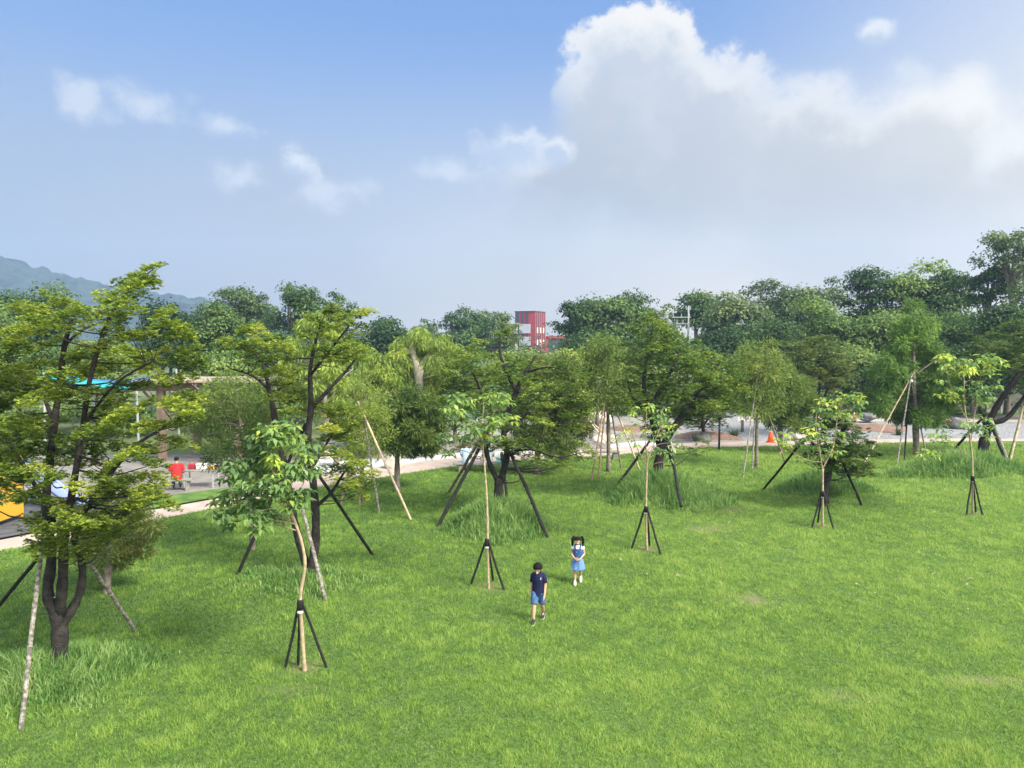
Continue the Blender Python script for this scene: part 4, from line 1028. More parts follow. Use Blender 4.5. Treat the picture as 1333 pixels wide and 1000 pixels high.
def shed():
    Y = 74; x0, x1 = Q(1046, 510, Y).x, Q(1112, 510, Y).x; W = x1 - x0; zz = lambda py: 6 + (HORIZ - py) / F * Y
    root = thing('tarpaulin_shed', 'low shed under bright blue tarpaulin half hidden behind the umbrella shaped tree', 'shed', ((x0 + x1) / 2, Y + 1.5, -.1))
    q = MB(); n = 12; V = []; Fc = []
    for i in range(n + 1):
        x = -W / 2 + W * i / n
        for j in range(5):
            y = -1.8 + 3.6 * j / 4; z = zz(507) + .18 * math.cos((j - 2) * .8) * 2 - .08 * math.cos(i * 2.2); V.append((x, y, z))
    for i in range(n):
        for j in range(4): Fc.append((i * 5 + j, (i + 1) * 5 + j, (i + 1) * 5 + j + 1, i * 5 + j + 1))
    V2 = [(a, b_, c_ - .12) for a, b_, c_ in V]; nn = len(V)
    Fc += [tuple(k + nn for k in reversed(f)) for f in Fc[:]]
    q.add(V + V2, Fc)
    for i in range(n):
        q.add([V[i * 5], V[(i + 1) * 5], V2[(i + 1) * 5], V2[i * 5]], [(0, 1, 2, 3)])
    q.build('tarpaulin', M['blue'], root)
    for x in (-W / 2 + .1, 0, W / 2 - .1): MB().tube([(x, -1.6, 0), (x, -1.6, zz(507))], .06, 8).build('post', M['greymetal'], root)
    MB().box((0, 1.4, zz(512) / 2), (W - .3, .12, zz(512) - .3)).build('back_wall', M['darkpanel'], root)
    MB().box((0, -1.55, zz(517)), (W - .5, .08, .5)).build('front_rail', M['roofgrey'], root)


shed()


def sign(label, px, ptop, pbot, Y, w, mm, name='notice_board', header=None, extra=None):
    zz = lambda py: 6 + (HORIZ - py) / F * Y; b = Q(px, 500, Y); root = thing(name, label, 'sign', (b.x, b.y, -.1)); h = zz(ptop) - zz(pbot)
    MB().box((0, 0, (zz(ptop) + zz(pbot)) / 2 + .1), (w, .08, h), bev=.015).build('board', mm, root)
    for s in (-1, 1): MB().tube([(s * w * .42, .08, 0), (s * w * .42, .08, zz(ptop))], .05, 8).build('post', M['black'], root)
    if header: MB().box((0, -.02, zz(ptop) + .1), (w * 1.5, .16, h * .5), bev=.02).build('header', header, root)
    if extra: MB().box((0, -.06, (zz(ptop) + zz(pbot)) / 2 + h * .12), (w * .7, .03, h * .42)).build('printed_panel', extra, root)


sign('white notice board above the blue tarpaulin shed', 1094, 498, 509, 73, 1.0, M['white'], extra=M['lilac'])
sign('info kiosk with a dusty teal header and white board at the right edge', 1303, 505, 528, 66, 1.6, M['white'], 'info_kiosk', M['kioskblue'], M['cream'])
q = thing('shelter', 'low cream shelter wall with flat roof behind the slanting limbs at the right edge', 'shelter', (Q(1330, 500, 64).x, 64, -.1))
MB().box((0, 0, 1.2), (6, .2, 2.4)).build('wall', M['cream'], q); MB().box((0, -.5, 2.5), (6.6, 2.2, .16), bev=.03).build('roof', M['roofgrey'], q)
for s in (-2.6, 2.6): MB().tube([(s, -1.3, 0), (s, -1.3, 2.45)], .07, 8).build('post', M['greymetal'], q)


def pavilion():
    root = thing('timber_pavilion', 'brown timber pavilion with a slatted screen and flat beamed roof beyond the left path', 'pavilion', (-15.1, 38.0, -.06))
    for x in (-1.9, 1.9):
        for y in (-2.0, 2.0):
            p = MB().box((x, y, 1.85), (.34, .34, 3.7), bev=.03).build('post', M['timber'], root)
            MB().box((x, y, .12), (.5, .5, .24), bev=.03).build('footing', M['stone'], p)
            for s in (-1, 1): MB().tube([(x + s * .15, y, 2.95), (x + s * .85, y, 3.66)], .06, 6).build('brace', M['timber'], root)
    for y in (-2.0, 2.0): MB().box((0, y, 3.82), (6.6, .2, .28), bev=.02).build('beam', M['timber'], root)
    q = MB()
    for k in range(9): q.box((-3.1 + k * .775, 0, 4.04), (.1, 5.0, .14))
    q.build('rafters', M['timber_lt'], root)
    MB().box((0, 0, 4.14), (6.7, 5.2, .06)).build('roof', M['timber_lt'], root)
    q = MB()
    for k in range(8): q.box((-1.9, 0, 1.75 + k * .21), (.06, 3.6, .12))
    q.build('slat_screen', M['timber_lt'], root)
    q = MB()
    for k in range(8): q.box((0, 2.0, 1.75 + k * .21), (3.4, .06, .12))
    q.build('slat_screen', M['timber_lt'], root)


pavilion()


def canopy(px0, px1, py, Y, label, m1, m2):
    a, b = Q(px0, py, Y), Q(px1, py, Y); W = b.x - a.x
    root = thing('shade_canopy', label, 'canopy', ((a.x + b.x) / 2, Y, -.05)); H = a.z
    V = []; Fc = []; nx, ny = 24, 10
    for s in (0, -.05):
        for i in range(nx + 1):
            for j in range(ny + 1):
                u = i / nx * 2 - 1; v = j / ny * 2 - 1
                V.append((u * W / 2 * (1 - .12 * (1 - v * v)), v * 2.6 * (1 - .12 * (1 - u * u)), H + .35 * u * v + .25 * (u * u - v * v) + s))
    n1 = (nx + 1) * (ny + 1); mi = []
    q = MB(); F1 = []; F2 = []
    for i in range(nx):
        for j in range(ny):
            f = (i * (ny + 1) + j, (i + 1) * (ny + 1) + j, (i + 1) * (ny + 1) + j + 1, i * (ny + 1) + j + 1)
            (F2 if j < 3 or j > 8 else F1).append(f); (F2 if j < 3 or j > 8 else F1).append(tuple(k + n1 for k in reversed(f)))
    q.V = V; q.n = len(V); q.F = F1 + F2; q.M = [0] * len(F1) + [1] * len(F2)
    q.build('fabric', [m1, m2], root, smooth=True)
    for sx in (-1, 1):
        for sy in (-1, 1): MB().tube([(sx * W / 2 * 1.02, sy * 2.65, 0), (sx * W / 2, sy * 2.6, H + .25 + .35 * sx * sy)], .07, 8).build('post', M['greymetal'], root)


canopy(92, 205, 494, 46, 'blue shade canopy with teal edge behind the big forked tree', M['skyblue'], M['teal'])
canopy(-90, 22, 489, 50, 'teal shade canopy cut by the left picture edge', M['teal'], M['skyblue'])

# play equipment beside the left path
p0 = flat(-78, 694); root = thing('play_tower', 'yellow play tower panel on the dark rubber surface at the left edge', 'play equipment', (p0.x, p0.y + .4, -.03))
q = MB(); q.box((0, 0, .95), (2.3, .10, 1.7), bev=.04); q.build('panel', M['yellow'], root)
MB().box((0, .9, 1.0), (2.3, 1.7, .1), bev=.03).build('deck', M['timber_lt'], root)
for sx in (-1, 1):
    for sy in (0, 1.75): MB().tube([(sx * 1.15, sy, 0), (sx * 1.15, sy, 2.3)], .07, 10).build('post', M['yellow'], root)
MB().box((1.2, .9, .95), (.08, 1.6, 1.6), bev=.03).build('panel', M['yellow'], root)
p0 = flat(42, 668); root = thing('slide', 'pale blue plastic slide seen between the dark stems at far left', 'play equipment', (p0.x, p0.y + 1, -.03))
V = []; Fc = []; ns, na = 14, 9
for i in range(ns):
    t = i / (ns - 1); x = -1.3 + 2.7 * t; z = 1.5 * (.5 + .5 * math.cos(t * math.pi)) + .25
    for k in range(na):
        a = math.pi * (k / (na - 1)); V.append((x, .36 * math.cos(a), z - .28 * math.sin(a)))
    for k in range(na):
        a = math.pi * (1 - k / (na - 1)); V.append((x, .42 * math.cos(a), z - .34 * math.sin(a)))
for i in range(ns - 1):
    for k in range(2 * na):
        j = (k + 1) % (2 * na); Fc.append((i * 2 * na + k, i * 2 * na + j, (i + 1) * 2 * na + j, (i + 1) * 2 * na + k))
MB().add(V, Fc).build('chute', M['lilac'], root, smooth=True)
for s in (-.4, .4): MB().tube([(-1.25, s, 0), (-1.25, s, 2.0)], .05, 8).build('post', M['black'], root)
q = MB()
for k in range(5): q.tube([(-1.45 - .06 * k, -.4, 1.5 - .3 * k), (-1.45 - .06 * k, .4, 1.5 - .3 * k)], .03, 6)
for s in (-.4, .4): q.tube([(-1.42, s, 1.75), (-1.75, s, 0)], .035, 6)
q.build('ladder', M['black'], root)


# ------------------------------------------------------------------ garden pieces
def soil_mound(px, py, rx, ry, h, mm, seed, label):
    c = flat(px, py); n, mrings = 40, 9; V = []; Fc = []
    for j in range(mrings):
        q = j / (mrings - 1)
        for i in range(n):
            a = 2 * math.pi * i / n; rad = (1 + .15 * math.sin(3 * a + seed) + .08 * math.sin(7 * a + seed * 2)) * (1 - q)
            x, y = rx * rad * math.cos(a), ry * rad * math.sin(a)
            V.append((c.x + x, c.y + y, -.075 + h * (1 - (1 - q) ** 2) ** .8 * (1 + .5 * (float(vn(c.x + x, c.y + y, .8, seed)) - .5))))
    for j in range(mrings - 1):
        for i in range(n): Fc.append((j * n + i, j * n + (i + 1) % n, (j + 1) * n + (i + 1) % n, (j + 1) * n + i))
    me = bpy.data.meshes.new('soil_mound'); me.from_pydata(V, [], Fc); me.update(); me.polygons.foreach_set('use_smooth', [True] * len(Fc))
    o = link('soil_mound', me, mm); tag(o, label, 'soil mound', kind='structure')


soil_mound(742, 579, 2.2, 2.0, .55, M['black_soil'], 3, 'black soil mound')
soil_mound(662, 576, 2.6, 2.2, .5, M['black_soil'], 5, 'black soil mound')
soil_mound(565, 583, 2.6, 1.8, .4, M['black_soil'], 8, 'black soil mound')
soil_mound(922, 567, 2.1, 1.9, .34, M['red_soil'], 4, 'red soil mound')
soil_mound(1137, 557, 2.5, 2.0, .34, M['red_soil'], 6, 'red soil mound')
soil_mound(825, 558, 1.8, 1.6, .3, M['red_soil'], 7, 'red soil mound')


def boulder(label, px, py, r, mm, seed, z=0):
    c = flat(px, py); o = MB().ball((0, 0, r[2] * .6), r, noise=.13, sub=3, seed=seed).build('boulder', mm, None, smooth=True)
    o.location = (c.x, c.y, -.07 + z); tag(o, label, 'rock')


boulder('dark rounded boulder on the gravel beside the small orange cone at right', 1248, 557, (.58, .5, .5), M['rock'], 1)
boulder('flat dark boulder on the red soil mound left of the cypress tripod', 1130, 549, (.75, .5, .32), M['rock'], 2, .25)
boulder('dark wedge boulder at the foot of the red soil near the black post', 914, 573, (.6, .45, .36), M['rock'], 3)
boulder('pale boulder on white gravel above the stone bench', 782, 577, (.55, .45, .38), M['rock_lt'], 4)
boulder('big pale boulder behind the trunk of the round feathery tree', 513, 608, (.5, .42, .50), M['rock_lt'], 5)
boulder('small tan boulder beside the pale boulder above the stone bench', 797, 575, (.35, .35, .28), M['rock_lt'], 6)
boulder('grey boulder among gravel near the pole tied tree', 1043, 572, (.55, .4, .4), M['rock_lt'], 7)
boulder('grey boulder at the far end of the garden left of the bamboo tripod', 782, 550, (.8, .6, .6), M['rock_lt'], 8)


def spiky(label, px, py, n, L, w, stemh, seed, name='agave', tb=.4, up=.5, z=0):
    c = flat(px, py); rr = random.Random(seed); root = thing(name, label, 'plant', (c.x, c.y, -.07 + z)); V = []; Fc = []; T = []
    for k in range(n):
        a = k * 2.4 + rr.uniform(-.2, .2); el = rr.uniform(-.1 if stemh else .15, 1.35) ; l = L * rr.uniform(.75, 1.1)
        d = Vector((math.cos(a) * math.cos(el), math.sin(a) * math.cos(el), math.sin(el))); s = Vector((-math.sin(a), math.cos(a), 0)); u = s.cross(d)
        b0 = Vector((0, 0, stemh)); tt = min(1, max(0, tb + rr.gauss(0, .15))); i0 = len(V)
        for t, ww in ((0, .6), (.35, 1), (.7, .7)):
            p = b0 + d * l * t - Vector((0, 0, .12 * l * t * t)); V += [p + s * w * ww / 2, p - s * w * ww / 2, p - u * w * .22 * ww]
        V.append(b0 + d * l - Vector((0, 0, .14 * l)))
        for j in (0, 3):
            for (x, y) in ((0, 2), (2, 1), (1, 0)): Fc.append((i0 + j + x, i0 + j + 3 + x, i0 + j + 3 + y, i0 + j + y))
        for (x, y) in ((6, 8), (8, 7), (7, 6)): Fc.append((i0 + x, i0 + 9, i0 + 9, i0 + y)[:1] + (i0 + 9, i0 + y))
        T += [tt] * 10
    quads = np.array([f for f in Fc if len(f) == 4]); tris = np.array([f for f in Fc if len(f) == 3])
    np_obj('leaf_rosette', np.array([tuple(v) for v in V]), [quads, tris], M['leaf_S'], root, tint=T)
    if stemh: MB().tube([(0, 0, 0), (.03, 0, stemh * .5), (0, 0, stemh + .05)], [.16, .13, .12], 9).build('trunk', M['bark_grey'], root, smooth=True)
    else: MB().ball((0, 0, .05), (.12, .12, .12), sub=1).build('core', M['leaf_S_core'], root)


M['leaf_S_core'] = mat('agave_core', (.10, .13, .06), .6)
spiky('open spiky agave on the red soil left of the traffic cone', 956, 569, 30, .85, .11, 0, 1, tb=.3)
spiky('yellowish agave behind the man in the pale blue shirt', 606, 586, 34, .85, .15, 0, 2, tb=.85)
spiky('spiky agave beside the small orange cone at far right', 1216, 556, 30, .95, .13, 0, 3, tb=.4)
spiky('dark short yucca on white gravel left of the pale boulder', 769, 574, 60, .75, .06, .75, 4, 'yucca', .15)
spiky('taller yucca with a spiky head behind the bamboo tripod', 777, 556, 70, .95, .06, 2.2, 5, 'yucca', .3)
spiky('dark yucca behind the seated men left of the yellowish agave', 592, 584, 70, .9, .07, 1.1, 6, 'yucca', .1)
spiky('dark low yucca at the foot of the round feathery tree', 437, 606, 60, .8, .06, .6, 7, 'yucca', .25)
spiky('low agave on black soil right of the central trunk', 632, 575, 30, .9, .12, 0, 8, tb=.5)
spiky('yucca behind the slim grey trunk of the olive feathery tree', 722, 575, 60, .9, .06, 1.0, 9, 'yucca', .35)
spiky('small agave on the gravel between the cypress legs', 1170, 565, 26, .6, .1, 0, 10, tb=.35)


def cone(label, px, py, h):
    c = flat(px, py); root = thing('traffic_cone', label, 'traffic cone', (c.x, c.y, -.035), group='orange cones along the garden path')
    s = h / .75
    MB().box((0, 0, .02 * s), (.42 * s, .42 * s, .04 * s), bev=.01).build('base', M['orange'], root)
    MB().loft([((0, 0, .04 * s), .17 * s, .17 * s), ((0, 0, .4 * s), .105 * s, .105 * s), ((0, 0, .72 * s), .04 * s, .04 * s), ((0, 0, .75 * s), .03 * s, .03 * s)], 20).build('body', M['orange'], root, smooth=True)
    MB().loft([((0, 0, .56 * s), .078 * s, .078 * s), ((0, 0, .70 * s), .05 * s, .05 * s)], 20, cap=False).build('band', M['white'], root, smooth=True)


cone('tall orange cone with a white top at the gravel edge beside the path', 1003, 575.5, .86)
cone('orange cone half hidden beside the dark rounded boulder', 1235, 556, .7)
cone('small orange cone beyond the red soil mound', 1112, 546, .6)


def stone_bench(label, px0, px1, py, rot=0.0, depth=.45):
    a, b = flat(px0, py), flat(px1, py); c = (a + b) / 2; W = (b - a).length; h = float(hgt(c.x, c.y))
    root = thing('stone_bench', label, 'bench', (c.x, c.y, h - .03), rot)
    MB().box((0, 0, .42), (W, depth, .10), bev=.02).build('seat', M['stone'], root)
    for s in (-1, 1): MB().box((s * W * .36, 0, .185), (.26, depth * .8, .37), bev=.02).build('leg', M['stone'], root)
    return root


stone_bench('empty stone bench at the path edge under the bamboo tripod', 769, 806, 598)
sb = stone_bench('stone bench carrying the two seated men at the lawn edge', 590, 668, 615, .0, .5)
c = flat(936, 588); root = thing('path_light', 'slim black post light standing at the lawn edge by the gravel', 'post light', (c.x, c.y, 0))
MB().tube([(0, 0, 0), (0, 0, 1.75)], .055, 10).build('post', M['black'], root, smooth=True)
MB().loft([((0, 0, 1.75), .10, .10), ((0, 0, 1.80), .13, .13), ((0, 0, 1.98), .13, .13), ((0, 0, 2.02), .05, .05)], 14).build('lamp_head', M['black'], root, smooth=True)
for label, px, py in (('short weathered grey post left of the grey pole tripod', 966, 561), ('short weathered grey post between the cypress legs', 1168, 563)):
    c = flat(px, py); o = MB().tube([(0, 0, 0), (.02, 0, .4), (0, 0, .8)], [.11, .10, .11], 9).build('short_post', M['stake_grey'], None, smooth=True); o.location = (c.x, c.y, -.07); tag(o, label, 'post')

# picnic spot by the pavilion
c = flat(228, 637); root = thing('picnic_bench', 'low grey bench with the red shirted person on it', 'bench', (c.x, c.y, -.05), R(6))
MB().box((0, 0, .43), (1.25, .34, .07), bev=.015).build('seat', M['stone'], root)
for s in (-.48, .48): MB().box((s, 0, .2), (.08, .30, .4), bev=.01).build('leg', M['stone'], root)
c2 = flat(262, 632); root = thing('picnic_table', 'grey picnic table loaded with bags right of the red shirted person', 'table', (c2.x, c2.y, -.05))
MB().box((0, 0, .72), (1.5, .75, .06), bev=.015).build('table_top', M['stone'], root)
for sx in (-.6, .6):
    for sy in (-.28, .28): MB().tube([(sx, sy, 0), (sx, sy, .7)], .035, 8).build('leg', M['greymetal'], root)
M['bagred'] = mat('red_bag', (.30, .03, .035), .6)
for nm, lab, ct, dx, mm, d in (('shopping_bag', 'red bag on the picnic table', 'bag', -.35, 'bagred', (.26, .2, .22)), ('food_box', 'white box on the picnic table between the bags', 'box', .05, 'white', (.36, .28, .2)), ('snack_tub', 'yellow tub at the right end of the picnic table', 'tub', .5, 'yellow', (.26, .26, .16))):
    r_ = thing(nm, lab, ct, (c2.x + dx, c2.y - .05, .70))
    MB().box((0, 0, d[2] / 2), d, bev=.03).build('body', M[mm], r_)
    if nm == 'shopping_bag':
        MB().tube([(-.1, 0, d[2]), (-.07, 0, d[2] + .12), (.07, 0, d[2] + .12), (.1, 0, d[2])], .012, 6).build('handle', M[mm], r_)
    else: MB().box((0, 0, d[2] + .012), (d[0] * 1.05, d[1] * 1.05, .025), bev=.008).build('lid', M['white'], r_)

# pale fallen leaves in the grass
n = 80; u = rng.random(n)
px = rng.uniform(760, 1330, n); py = rng.uniform(655, 800, n); P = np.array([tuple(G(a, b)) for a, b in zip(px, py)]); P[:, 2] += .07
A = unit(np.stack([rng.normal(size=n), rng.normal(size=n), rng.normal(0, .15, n)], -1)); V, Fq = kites(P, A, np.tile([0, 0, 1.0], (n, 1)) + rng.normal(0, .25, (n, 3)), rng.uniform(.04, .11, n), rng.uniform(.03, .07, n))
M['litter'] = mat('dry_leaf', (.17, .15, .08), .8, col2=(.33, .31, .20), scale=3)
tag(np_obj('fallen_leaves', V, [Fq], M['litter']), 'pale fallen leaves scattered over the right side of the lawn', 'leaf litter', kind='stuff')

# ------------------------------------------------------------------ people
M['skin'] = mat('skin', (.50, .29, .20), .5, var=.06, scale=8)
M['hair'] = mat('hair_black', (.006, .0055, .006), .6, spec=.15, bump=.5, bscale=60)
M['hairgrey'] = mat('hair_grey', (.06, .055, .05), .6, bump=.4, bscale=60)
M['navy'] = mat('navy_cloth', (.008, .011, .05), .85, var=.25, scale=5)
M['denim'] = mat('denim', (.055, .12, .26), .85, var=.3, scale=9)
M['denim_mid'] = mat('denim_bright', (.03, .085, .23), .85, var=.25, scale=7)
M['denim_pale'] = mat('denim_washed', (.05, .125, .29), .85, col2=(.14, .25, .44), scale=5)
M['tee'] = mat('white_tee', (.78, .78, .80), .8)
M['shoe_black'] = mat('shoe_black', (.02, .02, .024), .6)
M['sole'] = mat('sole_white', (.75, .75, .75), .6)
M['paleblue'] = mat('pale_blue_shirt', (.46, .58, .76), .85, var=.1, scale=4)
M['paleshirt'] = mat('pale_white_shirt', (.68, .72, .78), .85, var=.06, scale=4)
M['khaki'] = mat('khaki_trousers', (.36, .32, .25), .85, var=.12, scale=5)
M['darktrouser'] = mat('dark_trousers', (.05, .055, .07), .85)
M['redshirt'] = mat('red_shirt', (.46, .018, .025), .8, var=.12, scale=4)
M['mint'] = mat('mint_bag', (.30, .62, .56), .7)
M['eye'] = mat('eye_dark', (.01, .008, .008), .3)
M['lip'] = mat('lip', (.42, .17, .14), .5)


def skin_body(J, E, parent, fingers=(), eyes=None, mouth=None):
    """J name -> (x,y,z,r); one continuous skinned body mesh"""
    names = list(J); me = bpy.data.meshes.new('body')
    V = [J[k][:3] for k in names]; ED = [(names.index(a), names.index(b)) for a, b in E]; RAD = [J[k][3] for k in names]
    for (w, wp, pts) in fingers:
        i0 = len(V); prev = names.index(w)
        for (p, r) in pts: V.append(p); RAD.append(r); ED.append((prev, len(V) - 1)); prev = len(V) - 1
    me.from_pydata(V, ED, []); o = bpy.data.objects.new('body', me); COL.objects.link(o)
    sk = o.modifiers.new('skin', 'SKIN'); sk.use_smooth_shade = True; sk.branch_smoothing = .6
    for i, r in enumerate(RAD):
        rr = r if isinstance(r, tuple) else (r, r); me.skin_vertices[0].data[i].radius = rr
    for d in me.skin_vertices[0].data: d.use_root = False
    me.skin_vertices[0].data[0].use_root = True
    s = o.modifiers.new('sub', 'SUBSURF'); s.levels = 2; s.render_levels = 2
    dg = bpy.context.evaluated_depsgraph_get(); dg.update()
    nm = bpy.data.meshes.new_from_object(o.evaluated_get(dg)); nm.name = 'body'
    bpy.data.objects.remove(o); bpy.data.meshes.remove(me)
    nm.materials.clear(); ob = bpy.data.objects.new('body', nm); COL.objects.link(ob)
    for m_ in ('skin', 'eye', 'lip'): nm.materials.append(M[m_])
    bm = bmesh.new(); bm.from_mesh(nm)
    def ball(c, r, mi):
        g = bmesh.ops.create_icosphere(bm, subdivisions=2, radius=1)
        for v in g['verts']: v.co = Vector((c[0] + v.co.x * r[0], c[1] + v.co.y * r[1], c[2] + v.co.z * r[2]))
        for f in {f for v in g['verts'] for f in v.link_faces}: f.material_index = mi; f.smooth = True
    for c_, r_, mi in (eyes or []): ball(c_, r_, mi)
    bm.to_mesh(nm); bm.free(); nm.polygons.foreach_set('use_smooth', [True] * len(nm.polygons)); ob.parent = parent
    return ob


def hand(w, palm_dir, thumb_side, s=1.0, curl=None):
    """five skinned chains rooted at the palm joint w (position), fingers of unequal length, slightly curled"""
    pos = Vector(w); d = Vector(palm_dir).normalized(); t = Vector(thumb_side).normalized(); n = d.cross(t).normalized(); cu = Vector(curl).normalized() if curl else n
    out = []
    for k, (off, ln) in enumerate(((.024, .058), (.008, .066), (-.009, .060), (-.024, .046))):
        a = pos + t * off * s + d * .028 * s; b_ = a + d * ln * .5 * s + cu * .006 * s; c_ = b_ + d * ln * .45 * s + cu * .018 * s
        out.append([(tuple(a), .0085 * s), (tuple(b_), .0078 * s), (tuple(c_), .006 * s)])
    a = pos + t * .026 * s; b_ = a + (d * .5 + t * .6).normalized() * .028 * s; c_ = b_ + (d * .85 + t * .25).normalized() * .024 * s
    out.append([(tuple(a), .010 * s), (tuple(b_), .009 * s), (tuple(c_), .0075 * s)])
    return out


def limb_loft(q, pts, rad, n=14, mi=0, wob=.05):
    P, r = smooth_line([Vector(p) for p in pts], rad, 3); r = [a * (1 + wob * math.sin(i * 2.4)) for i, a in enumerate(r)]
    return q.tube(P, r, n, mi)


def shoe(ankle, toe, w, parent, mm, sole):
    a, t = Vector(ankle), Vector(toe); d = (t - a); d.z = 0; L = d.length; d.normalize(); s = Vector((-d.y, d.x, 0)); z0 = min(toe[2], ankle[2]) - .02
    tilt = (ankle[2] - .07 - z0)
    q = MB(); V = []; Fc = []; n = 12; prof = [(-.055, .55, .05), (-.03, .85, .085), (.03, .95, .085), (L * .5, 1.0, .065), (L * .85, 1.0, .05), (L + .03, .75, .038), (L + .055, .3, .022)]
    S = MB(); SV = []
    for (x, ww, hh) in prof:
        zb = z0 + max(0, tilt) * max(0, 1 - x / max(.01, L * .8)) if x < L * .8 else z0
        c0 = Vector((a.x, a.y, 0)) + d * x
        for k in range(n):
            an = 2 * math.pi * k / n; y = math.cos(an) * w * ww; z = max(0, math.sin(an)) * hh + (.012 if math.sin(an) >= 0 else 0)
            V.append(c0 + s * y + Vector((0, 0, zb + z + .008)))
        for k in range(n):
            an = 2 * math.pi * k / n; SV.append(c0 + s * math.cos(an) * w * ww * 1.06 + Vector((0, 0, zb + .022 * (1 if math.sin(an) > 0 else 0))))
    for j in range(len(prof) - 1):
        for k in range(n): Fc.append((j * n + k, j * n + (k + 1) % n, (j + 1) * n + (k + 1) % n, (j + 1) * n + k))
    Fc.append(tuple(range(n))); Fc.append(tuple(range((len(prof) - 1) * n, len(prof) * n)))
    q.add(V, Fc); sh = q.build('shoe', mm, parent, smooth=True)
    S.add(SV, Fc); S.build('sole', sole, sh, smooth=False)


def hair_cap(q, c, r, fwd, down=-.15, fringe=.25, seed=0):
    """cap of hair over the skull: sphere part above a hairline that is higher over the face"""
    bm = bmesh.new(); bmesh.ops.create_icosphere(bm, subdivisions=4, radius=1); f = Vector(fwd).normalized(); rr = random.Random(seed)
    kill = []
    for v in bm.verts:
        p = v.co; fr = p.dot(f); line = down if fr < .25 else down + (fringe - down) * min(1, (fr - .25) / .3)
        if p.z < line + .05 * math.sin(p.x * 16 + seed): kill.append(v)
    bmesh.ops.delete(bm, geom=kill, context='VERTS')
    for v in bm.verts:
        p = v.co; k = 1 + .03 * math.sin(p.x * 14 + seed) * math.sin(p.y * 13) + .02 * math.sin(p.z * 25 + p.x * 9)
        v.co = Vector((c[0] + p.x * r[0] * k, c[1] + p.y * r[1] * k, c[2] + p.z * r[2] * k))
    g = bmesh.ops.solidify(bm, geom=bm.faces[:], thickness=.012)
    bm.verts.index_update(); q.add([v.co for v in bm.verts], [[v.index for v in fc.verts] for fc in bm.faces]); bm.free(); return q


LEGS = [('pelvis', 'hipR'), ('hipR', 'kneeR'), ('kneeR', 'calfR'), ('calfR', 'ankleR'), ('ankleR', 'toeR'), ('pelvis', 'hipL'), ('hipL', 'kneeL'), ('kneeL', 'calfL'), ('calfL', 'ankleL'), ('ankleL', 'toeL')]
ARMS = [('chest', 'shR'), ('shR', 'elR'), ('elR', 'wrR'), ('wrR', 'paR'), ('chest', 'shL'), ('shL', 'elL'), ('elL', 'wrL'), ('wrL', 'paL')]
CORE = [('pelvis', 'waist'), ('waist', 'chest'), ('chest', 'neckb'), ('neckb', 'neck'), ('neck', 'jaw'), ('jaw', 'head'), ('head', 'crownp'), ('jaw', 'nose')]


